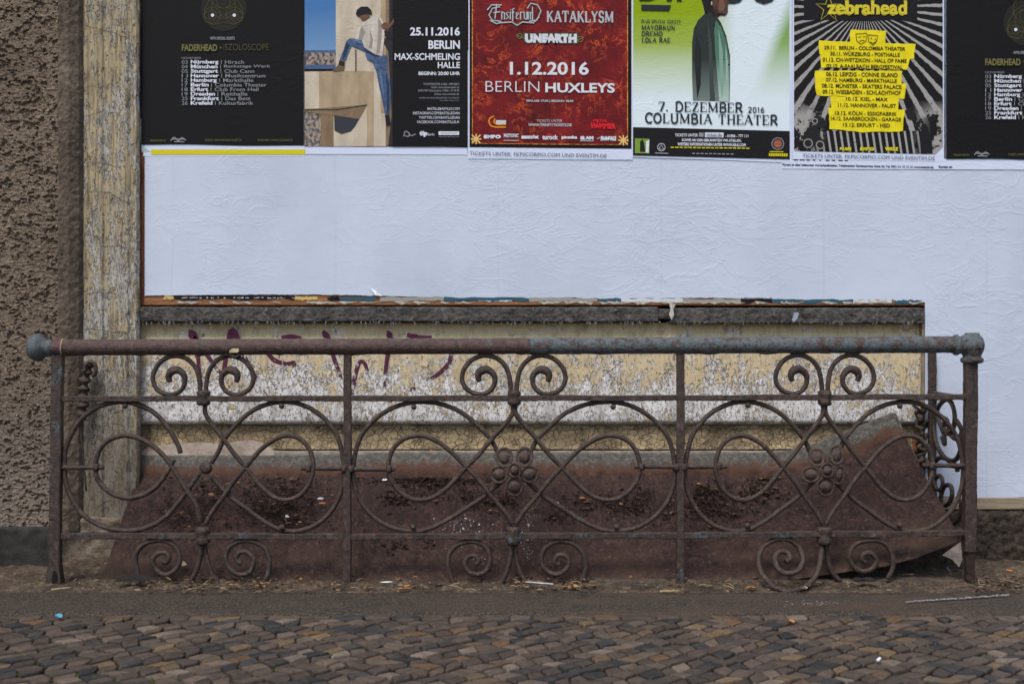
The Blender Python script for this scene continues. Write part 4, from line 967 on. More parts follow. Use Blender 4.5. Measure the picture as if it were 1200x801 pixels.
def note(pts):
    q = []
    for i in range(len(pts)):
        a, b = Vector(pts[i]), Vector(pts[(i+1) % len(pts)]); n = max(1, int((b-a).length/5))
        for k in range(n):
            p = a.lerp(b, k/n); q.append((p.x+rr.uniform(-.6, .6), p.y+rr.uniform(-.5, .5)))
    return q
for k, p in enumerate(([(996, 35), (1038, 36), (1038, 54), (996, 52)], [(959, 47.5), (1073, 52), (1071, 69), (960, 64)], [(961, 62), (1067, 66), (1063, 82), (962, 79)], [(955, 83), (1057, 83), (1056, 98), (955, 98)], [(955, 97), (1062, 98), (1060, 116), (957, 112)], [(973, 113), (1054, 115), (1052, 129), (974, 127)], [(971, 126), (1060, 129), (1058, 154), (1010, 155), (972, 151)])):
    poly('yellow_note', note(p), 2.2+k*.12, NY, r)
NB = ink(48, 44, 20)
ribbon('print_masks', [[(1003, 40), (1004, 48), (1009, 52), (1015, 48), (1016, 39), (1003, 40)], [(1017, 41), (1018, 49), (1023, 53), (1027, 49), (1029, 42), (1017, 41)], [(1006, 44), (1009, 43)], [(1011, 43), (1014, 43)], [(1007, 49), (1010, 47), (1013, 48)], [(1020, 45), (1022, 45)], [(1025, 46), (1027, 46)], [(1020, 49), (1023, 51), (1026, 49)]], .8, 4, NB, r)
for s, a, b, c, d in (('29.11.  BERLIN - COLOMBIA THEATER', 966, 1061, 53.5, 58), ('30.11. WÜRZBURG - POSTHALLE', 973, 1054.5, 59.6, 65.2), ('01.12. CH-WETZIKON - HALL OF FAME', 964, 1062.5, 67.5, 72.2), ('02.12. A-SAALBACH BERGFESTIVAL', 968.5, 1058, 75, 79.6), ('06.12. LEIPZIG - CONNE ISLAND', 968, 1052, 84.2, 89.2), ('07.12. HAMBURG - MARKTHALLE', 968, 1051, 91.2, 95.8), ('08.12. MÜNSTER - SKATERS PALACE', 963, 1056.5, 97, 102.8), ('09.12. WIESBADEN - SCHLACHTHOF', 964, 1055.5, 105, 110), ('10.12. KIEL - MAX', 991.5, 1040.5, 113.6, 118), ('11.12. HANNOVER - FAUST', 982, 1050, 120.8, 125.4), ('13.12. KÖLN - ESSIGFABRIK', 978.5, 1051, 129.2, 134.8), ('14.12. SAARBRÜCKEN - GARAGE', 973.5, 1056, 135.6, 141), ('15.12. ERFURT - HSD', 988, 1043, 144, 148.6)):
    text(s, a, b, c, d, NB, r, .022, .018)
for s, a, b in (('SLAM', 984, 997.5), ('EMPO', 1008, 1024.5), ('WATZ', 1037, 1053)): text(s, a, b, 172.5, 176.6, YEL, r, .1, .01)
text('TICKETS UNTER: FKPSCORPIO.COM UND EVENTIM.DE', 940.5, 1095.5, 180, 184.2, ink(72, 80, 96), r, 0, .022)
r2 = empty('paper_strip', W(1010, 194, -.005)); tag(r2, 'narrow white strip printed with ticket hotline text under the striped poster', 'paper strip')
rect('paper_sheet', 916, 187.5, 1330, 197.8, .2-.6, WHITEP, r2, .004)
text('Karten an allen bekannten Vorverkaufsstellen. Telefonischer Kartenservice: Koka 36, Tel. 030 / 61 10 13 13, www.koka36.de', 917, 1094, 191.4, 194.6, ink(40, 42, 54), r2, .04, .018, .6)
text('Karten an', 1100, 1116, 194, 197, ink(40, 42, 54), r2, .04, 0, .6)
rr = random.Random(6)
ribbon('lettering', [[(930+7.5*k, 187.2+.1*k), (930+7.5*k+rr.uniform(2, 6), 187.4+.1*k)] for k in range(9)], 1.3, .5, ink(44, 44, 54), r2)
# ------------------------------------------------------------------ rusted cover sheets over the light well
def coversheet(name, cols, nu, nv, label, seed):
    """cols: list of 3 (px, py, y) control points top / bend / bottom"""
    C_ = [[np.array(W(*p)) for p in c] for c in cols]
    tops = np.array(crom([c[0] for c in C_], .012)); m_ = len(tops)
    def rs(a):
        a = np.array(crom(a, .012)); t = np.linspace(0, len(a)-1, nu); i = np.minimum(t.astype(int), len(a)-2); f = (t-i)[:, None]
        return a[i]*(1-f)+a[i+1]*f
    T, B, L = (rs([c[k] for c in C_]) for k in range(3))
    vs = np.concatenate([np.linspace(0, .16, 12, endpoint=False), np.linspace(.16, 1, nv-12)])
    X = np.zeros((nv, nu, 3))
    for i, v in enumerate(vs):
        if v < .16: X[i] = T+(B-T)*(v/.16)
        else:
            t = (v-.16)/.84; X[i] = B+(L-B)*t
    U = np.tile(np.linspace(0, 1, nu), (nv, 1)); V = np.tile(vs[:, None], (1, nu))
    n = fbm(X[..., 0]*6, V*4, 4, seed)-.5; n2 = fbm(X[..., 0]*40, V*30, 3, seed+5)-.5
    k = np.clip(V/.1, 0, 1)*np.clip((1-V)/.05, .3, 1)
    X[..., 2] += (n*.022+n2*.004)*k; X[..., 1] -= (n*.012+n2*.003)*k
    X[-1, :, 2] += (fbm(X[-1, :, 0]*20, X[-1, :, 0]*0, 3, seed+2)-.5)*.006
    o = gridmesh(name, X[::-1, :, 0], X[::-1, :, 1], X[::-1, :, 2], SHEET, None, True, uv=np.stack([U, V], -1)[::-1])
    s = o.modifiers.new('thickness', 'SOLIDIFY'); s.thickness = .003; s.offset = -1
    return tag(o, label, 'metal sheet')
coversheet('rusty_metal_sheet', [((163, 533, .026), (160, 558, .0), (117, 684, -.30)), ((250, 533, .024), (250, 559, -.002), (240, 685, -.31)), ((340, 533, .024), (340, 559, -.002), (345, 685, -.31)), ((432, 532, .022), (432, 558, -.004), (432, 686, -.31))], 260, 110,
           'dark rusty sheet over the light well, left part ending at the cream pilaster', 3)
coversheet('rusty_metal_sheet', [((427, 530, .018), (427, 557, -.012), (426, 685, -.325)), ((560, 530, .018), (560, 557, -.012), (560, 686, -.325)), ((700, 530, .018), (700, 557, -.012), (700, 686, -.325)), ((850, 530, .018), (850, 556, -.012), (850, 684, -.325)), ((925, 527, .01), (930, 553, -.02), (915, 681, -.325)), ((985, 507, -.03), (992, 536, -.05), (990, 670, -.325)), ((1046, 483, -.06), (1058, 515, -.085), (1058, 658, -.325)), ((1049, 489, -.062), (1064, 520, -.088), (1126, 634, -.27))], 420, 120,
           'dark rusty sheet with its right end twisted up behind the railing', 9)
# light-well kerb showing under the lifted sheet
well = empty('light_well_kerb', W(1000, 680, -.3)); tag(well, 'low worn concrete kerb under the lifted corner of the rusty sheet', 'kerb')
slab('front_face', 690, 1124, 676, 700, -.345, -.28, simple('dirty_kerb_concrete', cl(44, 38, 32, .8), cl(104, 92, 80, .8), 26, bs=1, bd=.01), well, .009, 260, 8, 71, .006)
bpy.data.objects['front_face'].location.z = -.012
slab('inner_face', 900, 1128, 634, 672, -.15, -.1, PLINR, well, .008, 120, 10, 72, .006)
mb = MB(); mb.add([W(1104, 650, -.30), W(1126, 634, -.27), W(1128, 655, -.29), W(1124, 664, -.31), W(1116, 655, -.31)], [(0, 2, 1), (0, 4, 3, 2)])
o = mb.build('bent_scrap', CONCP, None); tag(o, 'pale bent scrap tucked under the lifted sheet corner beside the right post', 'scrap')

# ------------------------------------------------------------------ iron railing
YR = -.35
rail = empty('iron_railing', W(600, 685, YR)); tag(rail, 'rusty ornamental wrought iron railing of scrolls and circles on the pavement edge', 'railing')
S_ = lambda r_: r_*(4+YR)/F
def wpts(pts, y=YR, step=.008):
    return [Vector(p) for p in crom([W(a, b, y) for a, b in pts], step)]
_s = [0]
def rod(name, pts, r_, mat=RUST, y=YR, step=.008, smooth=True, par=rail, sides=8, lump=.075, taper=None):
    _s[0] += 1
    P = wpts(pts, y, step) if smooth else [W(a, b, y) for a, b in pts]
    n = len(P); rad = [S_(r_)]*n
    if taper: rad = [S_(r_)*taper(i/(n-1)) for i in range(n)]
    return tube(name, P, rad, mat, par, seed=_s[0], sides=sides, lump=lump)
def sqbar(name, a, b, w_, mat=RUST, y=YR, h=None, n=None, par=rail, pts3=None, lump=.05):
    """square bar between two px points"""
    _s[0] += 1
    A, B = (pts3 if pts3 else (W(*a, y), W(*b, y))); L = (B-A).length; n = n or max(4, int(L/.012))
    t = (B-A).normalized(); up = Vector((0, 1, 0)) if abs(t.y) < .9 else Vector((1, 0, 0)); sd_ = t.cross(up).normalized()
    rr = random.Random(_s[0]); v = []; f = []; hw = S_(w_)/2; hh = S_(h or w_)/2
    ring = [(-1, -.8), (-.8, -1), (.8, -1), (1, -.8), (1, .8), (.8, 1), (-.8, 1), (-1, .8)]
    for i in range(n+1):
        c = A+(B-A)*i/n; wob = sd_*math.sin(i*.21+_s[0])*.0008
        for p, q in ring:
            v.append(c+wob+sd_*p*hw*(1+lump*rr.uniform(-1, 1.6))+up*q*hh*(1+lump*rr.uniform(-1, 1)))
    for i in range(n):
        for k in range(8): f.append((i*8+k, i*8+(k+1) % 8, i*8+8+(k+1) % 8, i*8+8+k))
    f += [tuple(range(8)), tuple(n*8+k for k in range(7, -1, -1))]
    o = mesh(name, v, f, mat, par); return o
# hand rail: pipe with a rusted-through gash
def pipe():
    A = W(56, 407, YR); B = W(1126, 403.5, YR); n = 620; sg = 32; t = np.linspace(0, 1, n); px = 56+1070*t
    an = np.linspace(0, 2*math.pi, sg+1)
    T, An = np.meshgrid(t, an)
    X = A.x+(B.x-A.x)*T; Zc = A.z+(B.z-A.z)*T
    r0 = S_(9.6)*(1+.02*(vn(T*200, An*2, 3)-.5)*2+.035*(fbm(X*40, np.cos(An)*3+np.sin(An)*2, 3, 5)-.5))
    st = np.clip((X-.058)/.004, 0, 1)
    r0 = r0+.0010*st-.0006
    dr = np.clip(-np.sin(An)-.6, 0, 1)*.006*np.clip(fbm(X*30, X*0, 3, 8)-.5, 0, 1)*4
    Y = YR+np.cos(An)*r0; Z = Zc+np.sin(An)*r0-dr
    D = 4+Y; PX = 600+X*F/D; PY = 400.5-(Z-CZ)*F/D
    cx_ = (PX[:-1, :-1]+PX[1:, 1:])/2; cy_ = (PY[:-1, :-1]+PY[1:, 1:])/2
    hole = (((cx_-274.5)/7.0)**2+((cy_-(410.6-(cx_-274)*.10))/2.5)**2 < 1)
    return gridmesh('hand_rail', X, Y, Z, RAIL, rail, True, keep=~hole)
pipe()
rod('torn_lip', [(260, 416.5), (268, 415.2), (276, 418), (283, 413), (283.5, 408)], 2.2, RUSTT, YR-.01, .004)
# flattened ball on the left end
mb = MB(); c = W(46, 407, YR)
lathe_into(mb, [(.001, -.040), (.018, -.038), (.036, -.030), (.045, -.016), (.047, -.004), (.043, .006), (.034, .014), (.026, .020), (.028, .030), (.027, .045)], c+Vector((.002, 0, 0)), (1, 0, 0), 26)
mb.build('end_ball', PAINT, rail, True)
# elbow on the right end
mb = MB(); c = W(1139, 404, YR)
lathe_into(mb, [(.0265, -.062), (.034, -.058), (.035, -.050), (.030, -.044), (.029, -.036), (.033, -.030), (.037, -.018), (.0385, 0), (.037, .014), (.030, .028)], c, (1, 0, 0), 28); 
e = mb.build('corner_knob', PAINT, rail, True)
mb = MB(); lathe_into(mb, [(.024, -.062), (.034, -.058), (.037, -.050), (.034, -.043), (.028, -.040), (.030, -.034), (.037, -.018), (.040, 0), (.036, .018), (.026, .030), (.024, .036), (.022, .040), (.001, .041)], c, (0, 0, 1), 28)
mb.build('corner_knob', PAINT, rail, True)
mb = MB(); lathe_into(mb, [(.016, -.004), (.015, .001), (.010, .003), (.001, .0035)], c+Vector((.012, -.036, 0)), (.2, -1, 0), 16); mb.build('stud', PAINT, rail, True)
# posts
sqbar('post', (68, 415), (64.5, 664), 12.6, RUSTP, h=10, lump=.035)
mb = MB(); A = W(64.5, 662, YR)
v = [A+Vector((a*.019, b*.015, 0)) for a, b in ((-1, -1), (1, -1), (1, 1), (-1, 1))]+[A+Vector((a*.026, b*.02, -.063)) for a, b in ((-1, -1), (1, -1), (1, 1), (-1, 1))]
mb.add(v, [(0, 1, 5, 4), (1, 2, 6, 5), (2, 3, 7, 6), (3, 0, 4, 7)])
for k in range(30): pass
mb.build('post_foot', RUSTT, rail)
poly_pts = [(61.5, 671), (64, 667), (66.5, 672), (65.5, 681), (62, 689), (60.5, 682)]
mesh('painted_rust_hole', [W(a, b, YR-.0235) for a, b in poly_pts], [tuple(range(5, -1, -1))], simple('painted_cavity_shade', (.004, .003, .003, 1), (.01, .008, .007, 1)), rail)  # flat black patch, the unlit inside of the rust hole put into colour
sqbar('post', (407.5, 414), (407, 688), 8.6, RUST, lump=.04)
sqbar('post', (797.5, 412), (797, 688), 8.6, RUSTP, lump=.04)
sqbar('post', (1137.5, 420), (1135.5, 645), 13.4, RUSTT, h=13, lump=.03)
sqbar('post_foot', (1136, 644), (1136, 682), 9.5, simple('black_corroded_foot', cl(18, 15, 14), cl(58, 44, 38), 50, bs=1), lump=.12)
# horizontals
for x0, y0, x1, y1 in ((74, 467, 403, 466.6), (411.5, 466.6, 793, 466), (801.5, 466, 1131, 464.6)): sqbar('middle_rail', (x0, y0), (x1, y1), 6.4, RUST, h=9, lump=.07)
for x0, y0, x1, y1 in ((73, 627, 403, 628), (411.5, 628, 793, 626.6), (801.5, 626.6, 1130, 624)): sqbar('lower_rail', (x0, y0), (x1, y1), 6.6, RUSTP, h=9, lump=.07)
# scroll pairs under the hand rail
TS = [(-3.2, 472), (-3.4, 460), (-4.2, 447), (-8, 432), (-18, 421), (-32, 416.8), (-46, 421), (-56, 432), (-58.6, 446), (-52, 457.5), (-39, 462.3), (-28, 459), (-22, 450), (-22.5, 439.5), (-30, 433.3), (-38, 435.5), (-40.5, 441.5), (-38.5, 447.5)]
tp = lambda t: .92 if t < .80 else (.92+(t-.80)*6.0 if t < .92 else 1.64-(t-.92)*9)
for c, sx, oy in ((238, 1, 0), (602, 1.03, -.5), (966.5, .98, -1)):
    for sg in (-1, 1):
        rod('top_scroll', [(c-sg*0+(a*sx*(-sg) if sg == 1 else a*sx), b+oy) for a, b in TS], 3.1, RUST if c < 900 else RUSTT, YR-.001, .007, taper=tp, lump=.06)
# collars and knots
def knot(x, y, w_=7, h_=7.5, mat=RUST):
    mb = MB(); c = W(x, y, YR)
    lathe_into(mb, [(S_(w_*.72), -S_(h_)), (S_(w_), -S_(h_*.8)), (S_(w_*.98), -S_(h_*.35)), (S_(w_*.78), 0), (S_(w_*.98), S_(h_*.35)), (S_(w_), S_(h_*.8)), (S_(w_*.72), S_(h_))], c, (0, 0, 1), 14, (1.08, 1.15))
    rr = random.Random(int(x+y)); mb.v = [tuple(Vector(p)+Vector([rr.uniform(-.0012, .0012) for _ in range(3)])) for p in mb.v]
    return mb.build('collar', mat, rail, True)
for c in (238.5, 602.5, 966.5):
    knot(c, 466, 7.2, 9); knot(c-.5, 627, 8.2 if c > 900 else 7.6, 10.5, RUSTP)
# the interlaced circles of the middle field; offsets from the bay centre for the wide bay
OUT = [(-10, 542), (-19, 529.5), (-27, 515), (-42, 499), (-60, 484), (-80, 475), (-100, 471), (-122, 471.5), (-145, 479), (-165, 493), (-181, 514), (-188.5, 547), (-185, 575), (-172, 598), (-152, 614), (-128, 621.5), (-104, 620.5), (-80, 610), (-56, 595), (-36, 582), (-20, 568), (-10, 558)]
INN = [(-1.8, 470), (-1.8, 484), (-12, 498), (-27, 515), (-42, 533), (-57, 548), (-76, 569), (-94, 582), (-112, 585.5), (-129, 580), (-142, 566), (-147.5, 548), (-143, 528), (-131, 515), (-114, 510), (-96, 514), (-76, 527), (-57, 546), (-40, 564), (-26, 582), (-10, 601), (-2, 614)]
def field(c, sl_, sr_, left=True, flower=True):
    for s, sx in ((1, sl_), (-1, sr_)):
        if s == 1 and not left: continue
        rod('circle_bar', [(c+s*a*sx, b) for a, b in OUT], 2.8, RUST, YR+.007, .009)
        rod('loop_bar', [(c+s*a*sx, b) for a, b in INN], 2.8, RUST, YR-.004, .009)
field(602.5, 1, 1); field(966, .864, .862); field(239, .9, .87, left=False)
# broken left half of the first bay
rod('circle_bar', [(75, 549), (78, 522), (92, 495), (112, 478), (135, 471), (155, 472), (180, 483), (197, 501), (208, 520), (211.5, 531)], 3.0, RUST, YR+.006, .009)
rod('circle_bar', [(75, 546), (79, 572), (94, 599), (117, 615.5), (143, 621), (168, 619), (192, 607), (212, 585), (224, 568), (234, 554)], 3.0, RUSTP, YR+.006, .009)
rod('loop_bar', [(203.5, 538), (196, 553), (183, 570), (165, 580.5), (146, 583), (128, 576), (115, 562), (112, 545), (117, 526), (130, 514), (150, 510), (171, 517), (190, 532), (205, 552), (218, 573), (230, 592), (235, 612)], 3.0, RUST, YR-.004, .009)
# short tie bars through the circles
for x0, x1, y in ((73, 121.5, 547.5), (353, 403.5, 548.5), (411.5, 463, 549.5), (743.5, 793.5, 546.5), (801.5, 852, 546.5), (1081, 1131, 545)):
    rod('tie_bar', [(x0, y), ((x0+x1)/2, y), (x1, y)], 2.7, RUST, YR-.001, .008)
for x, y in ((113, 547), (361.5, 548.5), (456, 549), (752, 546.5), (842.5, 546), (1092, 545), (403.5, 549), (411.5, 549), (793, 547), (801.5, 547)):
    mb = MB(); c = W(x, y, YR-.002); lathe_into(mb, [(S_(3.6), -S_(4)), (S_(4.4), -S_(2)), (S_(4.4), S_(2)), (S_(3.6), S_(4))], c, (0, 0, 1), 10, (.9, 1.3)); mb.build('clip', RUST, rail, True)
for x, y in ((146.5, 475.5), (330, 475.5), (485, 476.5), (718.5, 476.5), (876.5, 474.5), (1054.5, 475.5), (330.5, 617.5), (484, 617), (722.5, 617), (876, 615.5), (1054, 615)):
    mb = MB(); c = W(x, y, YR-.004); r_ = S_(3.4); lathe_into(mb, [(r_*math.sin(R(a)), -r_*math.cos(R(a))) for a in range(5, 180, 24)], c, (0, 0, 1), 10); mb.build('rivet', RUST, rail, True)
# flowers
def blob_into(mb, c, rx, rz, d, dirn=(0, -1, 0)):
    prof = [(.9, -.25), (1.0, -.1), (1.04, .12), (.96, .26), (.84, .22), (.72, .02), (.62, .10), (.5, .38), (.28, .52), (.01, .56)]
    q = Vector((0, 0, 1)).rotation_difference(Vector(dirn).normalized()); v = []; seg = 16
    for r_, h in prof:
        for k in range(seg):
            a = 2*math.pi*k/seg; v.append(Vector(c)+q @ Vector((r_*rx*math.cos(a), r_*rz*math.sin(a), h*d)))
    f = [(i*seg+k, i*seg+(k+1) % seg, (i+1)*seg+(k+1) % seg, (i+1)*seg+k) for i in range(len(prof)-1) for k in range(seg)]
    f.append(tuple((len(prof)-1)*seg+k for k in range(seg))); mb.add(v, f)
FLM = rust_mat('flower_iron', .42, 1.05)
def flower(cx_, cy_, pet, label=None):
    mb = MB(); blob_into(mb, W(cx_, cy_, YR-.030), S_(8.2), S_(8.6), .028)
    fl = mb.build('flower', FLM, rail, True)
    for x, y, a, b in pet:
        d = Vector(((x-cx_)*.010, -1, -(y-cy_)*.010))
        mb = MB(); blob_into(mb, W(x, y, YR-.020), S_(a), S_(b), .022, d); mb.build('petal', FLM, fl, True)
    return fl
flower(603, 550.5, [(591, 535.5, 10.4, 11.8), (614.5, 535, 10.4, 11.8), (585, 555.5, 11.4, 10.4), (620.5, 555, 11.4, 10.4), (603, 569.5, 11, 12)])
flower(969, 550.5, [(957, 535.5, 10, 11), (980, 532.5, 9, 12), (950, 555.5, 11.2, 9.6), (983, 556, 6.4, 11.5), (967.5, 569.5, 11, 12)])
mb = MB(); lathe_into(mb, [(.001, .012), (.012, .010), (.020, .004), (.0215, -.004)][::-1], W(241, 548, YR-.008), (0, -1, 0), 18); mb.build('rosette', RUST, rail, True)
# foot scrolls
def foot(pts, mat=RUST, r_=3.0, y=YR): rod('foot_scroll', pts, r_, mat, y, .007, lump=.07)
SL = lambda gx, p: p
foot([(170, 688), (163, 675), (159, 658), (162, 644), (174, 634.5), (192, 633), (206, 641), (211, 655), (206, 667), (194, 673), (183, 667), (179, 656), (185, 648), (194, 647), (198, 653), (194, 659), (190, 656)])
foot([(300, 688), (312, 678), (316, 662), (313, 646), (302, 636), (286, 633), (272, 638), (265, 649), (267, 662), (277, 672), (289, 672), (296, 664), (296, 653), (288, 646), (279, 648), (277, 656), (283, 660)], RUSTP)
foot([(236, 632), (235.5, 648), (230, 668), (219, 689)]); foot([(239, 632), (241.5, 650), (248, 671), (258, 688)], y=YR+.006)
foot([(541, 693), (530, 680), (525, 662), (527, 648), (538, 637), (554, 634), (568, 640), (574, 652), (572, 665), (562, 672.5), (550, 670), (545, 660), (549, 652), (557, 651), (561, 657), (557, 661)])
foot([(675, 688), (684, 676), (686, 660), (681, 645), (668, 635), (652, 634), (639, 642), (634.5, 655), (639, 667), (651, 672.5), (662, 668), (667, 659), (663, 651), (655, 650), (650, 655), (652, 661), (656, 659)])
foot([(599, 634), (598, 652), (593, 672), (583, 688), (568, 692)]); foot([(604, 634), (605, 652), (611, 674), (624, 689)], y=YR+.006)
def sag(pts, r_=3.2):
    _s[0] += 1
    P = [Vector(p) for p in crom([W(a, b, YR-.11*min(1, max(0, (b-645)/47))) for a, b in pts], .007)]
    tube('foot_scroll', P, S_(r_), RUST, rail, seed=_s[0], sides=8, lump=.07)
sag([(963, 634), (962, 652), (957, 672), (944, 687), (925, 692.5), (907, 687), (893, 672), (889, 655), (894, 641), (907, 632.5), (924, 632), (937, 642), (941, 656), (935, 668), (922, 671.5), (911, 665), (908, 654), (914, 646), (923, 647), (926, 654), (921, 658)])
foot([(968, 634), (970, 652), (974, 668), (984, 680)], y=YR+.006)
foot([(1040, 678), (1046.5, 664), (1044, 646), (1034, 635), (1018, 632.5), (1003, 637), (996, 649), (999, 662), (1010, 669), (1022, 666), (1027, 656), (1021, 648), (1013, 648), (1010, 655), (1015, 659)])
# return panel at the right end, running back to the wall
XS = W(1137, 0, YR).x
def SP(px, py):
    D = XS*F/(px-600); return Vector((XS, D-4, CZ-(py-400.5)*D/F))
def srod(name, pts, r_=2.9, mat=RUSTT):
    _s[0] += 1
    return tube(name, [Vector(p) for p in crom([SP(*p) for p in pts], .010)], S_(r_), mat, rail, seed=_s[0], sides=8, lump=.08)
sqbar('return_post', None, None, 8.6, RUSTT, pts3=(SP(1092.5, 412), SP(1092.5, 612)), h=8.6)
sqbar('return_bar', None, None, 5.4, RUSTT, pts3=(SP(1131, 466), SP(1089, 460.5)), h=8)
sqbar('return_bar', None, None, 5.4, RUSTT, pts3=(SP(1131, 624), SP(1089, 604)), h=8)
srod('return_scroll', [(1104, 512), (1107, 520), (1106, 508), (1101, 495), (1098, 482), (1103, 472), (1110, 468), (1116, 474), (1119, 488), (1117, 502), (1111, 508), (1106, 502), (1107, 492)])
srod('return_scroll', [(1104, 488), (1110, 492), (1112, 503), (1116, 512), (1123, 514), (1127, 503), (1121, 492)], 2.6)
srod('return_scroll', [(1095, 478), (1094, 500), (1097, 518), (1104, 532), (1113, 539), (1121, 537), (1126, 525), (1127, 505), (1122, 494)])
srod('return_scroll', [(1095, 541), (1101, 536), (1108, 537), (1114, 541), (1120, 545), (1122, 552)])
srod('return_scroll', [(1095, 565), (1098, 573), (1103, 573), (1104.5, 563), (1101, 557), (1097, 560)], 2.6)
srod('return_scroll', [(1108, 592), (1113, 588), (1116, 578), (1114, 569), (1107, 569), (1103, 580), (1104, 598), (1110, 610), (1118, 613), (1125, 604), (1127, 585)])
srod('tie_bar', [(1088, 544), (1110, 545.5), (1131, 548)], 2.4)
# the stub of the missing left return, rusted into the wall
stub = MB(); rr = random.Random(21)
Pst = [W(x, y, -.075) for x, y in ((104, 424), (101, 440), (98.5, 458), (97, 474), (96, 492))]
tube_into(stub, [Vector(p) for p in crom(Pst, .006)], [S_(6.2)*(1+.35*math.sin(k*1.3)) for k in range(len(crom(Pst, .006)))], lump=.22, seed=5)
o = stub.build('rusted_bracket', RUSTT, None, True); tag(o, 'rusted stub of broken ironwork stuck in the wall near the left post', 'bracket')
mb = MB(); tube_into(mb, [Vector(p) for p in crom([W(x, y, -.09) for x, y in ((99, 436), (100, 428), (105, 424), (111, 427), (112, 436), (108, 441))], .005)], S_(2.6), lump=.15, seed=9); mb.build('hook', RUSTT, o, True)
mb = MB(); tube_into(mb, [Vector(p) for p in crom([W(x, y, -.06) for x, y in ((94, 497), (96, 520), (99, 548), (101, 575))], .02)], S_(1.1), lump=.3, seed=19); mb.build('rust_rod', RUSTT, o, True)
# tangle of old iron by the right jamb
mb = MB(); rr = random.Random(31)
for k in range(9):
    x = 1080+rr.uniform(-5, 5); y = 465+k*9
    tube_into(mb, [Vector(p) for p in crom([W(x+rr.uniform(-5, 5), y+j*5, -.015+rr.uniform(-.01, .02)) for j in range(5)], .008)], S_(rr.uniform(1.8, 3.6)), lump=.25, seed=k)
o = mb.build('rusted_anchor', RUSTT, None, True); tag(o, 'lumpy rusted iron anchor fixed beside the dark jamb at right', 'anchor')
# little coloured thread tied round the left end of the hand rail
th = empty('hair_tie', W(73.5, 396, YR)); tag(th, 'thin elastic band striped red, blue and yellow looped round the rail near its left ball', 'elastic band')
for k, cc in enumerate(((170, 40, 50), (40, 110, 180), (200, 170, 50))):
    mb = MB(); c = W(73.0+k*.8, 406.8, YR); rr_ = .0280
    pts = [c+Vector((.0015*math.sin(a*2+k), rr_*math.cos(a), rr_*math.sin(a))) for a in np.linspace(0, 2*math.pi, 25)]
    tube_into(mb, pts, .0010, sides=6, lump=0); mb.build('thread', simple('thread_%d' % k, cl(*cc), cl(*cc), 30), th, True)

# ------------------------------------------------------------------ litter
def onsheet(px, py):
    """point on the sloping sheet seen at a pixel"""
    b0, b1 = 558., 685.
    zt = CZ-(b0-400.5)*3.988/F; zb = CZ-(b1-400.5)*3.675/F; k = (py-400.5)/F; m_ = (zb-zt)/.313
    # z = zt + m*(-.012-y) ; CZ - z = k*(y+4)
    y = (CZ-zt+m_*.012-4*k)/(k-m_); y = max(-.33, min(0, y))
    p = W(px, py, y); return p+Vector((0, -.006, .006))
def onground(px, py, z=.006):
    D = (CZ-z)*F/(py-400.5); return Vector(((px-600)*D/F, D-4, z))
LEAFM = simple('dry_leaf', cl(84, 56, 36), cl(166, 118, 72), 60); LEAFD = simple('dead_dark_leaf', cl(48, 36, 28), cl(104, 82, 62), 60)
BUTT = simple('cigarette_filter', cl(170, 100, 50), cl(206, 140, 80), 200); WHT = simple('white_scrap', cl(170, 176, 184), cl(214, 218, 224), 80)
STRAW = simple('dry_straw', cl(132, 116, 84), cl(176, 158, 120), 80); STRW = simple('white_plastic_straw', cl(150, 150, 158), cl(196, 196, 204), 80)
BLUE = simple('light_blue_plastic', cl(60, 130, 165, .8), cl(104, 176, 204, .8), 50)
def leaf_into(mb, c, L, wd, rot, tilt=.3, curl=.3):
    M_ = Matrix.Translation(c) @ Matrix.Rotation(rot, 4, 'Z') @ Matrix.Rotation(tilt, 4, 'X')
    v = []; n = 6
    for i in range(n+1):
        t = i/n; w_ = wd*math.sin(math.pi*min(.98, t*.9+.05))**.8
        for s in (-1, 0, 1): v.append(M_ @ Vector(((t-.5)*L, s*w_/2, abs(s)*w_*curl+L*curl*.5*(t-.5)**2)))
    mb.add(v, [(i*3+k, i*3+k+3, i*3+k+4, i*3+k+1) for i in range(n) for k in (0, 1)])
def litter(kind, name, p, label, cat, L=.02, wd=.01, rot=0, tilt=.3, mat=None, r_=.0035):
    mb = MB()
    if kind == 'leaf': leaf_into(mb, p, L, wd, rot, tilt)
    elif kind == 'stick':
        d = Vector((math.cos(rot), math.sin(rot)*math.cos(tilt), math.sin(tilt)*(1 if math.sin(rot) >= 0 else -1)*abs(math.sin(rot)))).normalized()
        tube_into(mb, [p-d*L/2, p-d*L/6, p+d*L/6, p+d*L/2], r_, sides=7, lump=.05)
    o = mb.build(name, mat, None, True); return tag(o, label, cat)
litter('leaf', 'dry_leaf', onsheet(1005, 562), 'curled tan leaf on the twisted end of the rusty sheet, right of the second flower', 'leaf', .042, .022, .5, .6, LEAFM)
litter('leaf', 'dry_leaf', onsheet(970, 595), 'small orange leaf on the sheet just below the right-hand iron flower', 'leaf', .022, .014, .9, .5, LEAFM)
litter('leaf', 'dry_leaf', onsheet(682, 585), 'small orange leaf on the sheet right of the middle flower', 'leaf', .022, .012, .4, .6, LEAFM)
litter('leaf', 'dry_leaf', onground(473, 690), 'broken tan leaf on the dirt right of the second post', 'leaf', .045, .016, .3, .1, LEAFM)
litter('leaf', 'dry_leaf', onground(432, 689), 'orange brown leaf scrap on the dirt beside the second post', 'leaf', .032, .016, .5, .1, LEAFM)
litter('leaf', 'dry_leaf', onsheet(506, 527+3)+Vector((0, 0, 0)), 'tiny orange leaf lying on the grey upper lip of the sheet', 'leaf', .018, .008, .5, .6, LEAFM)
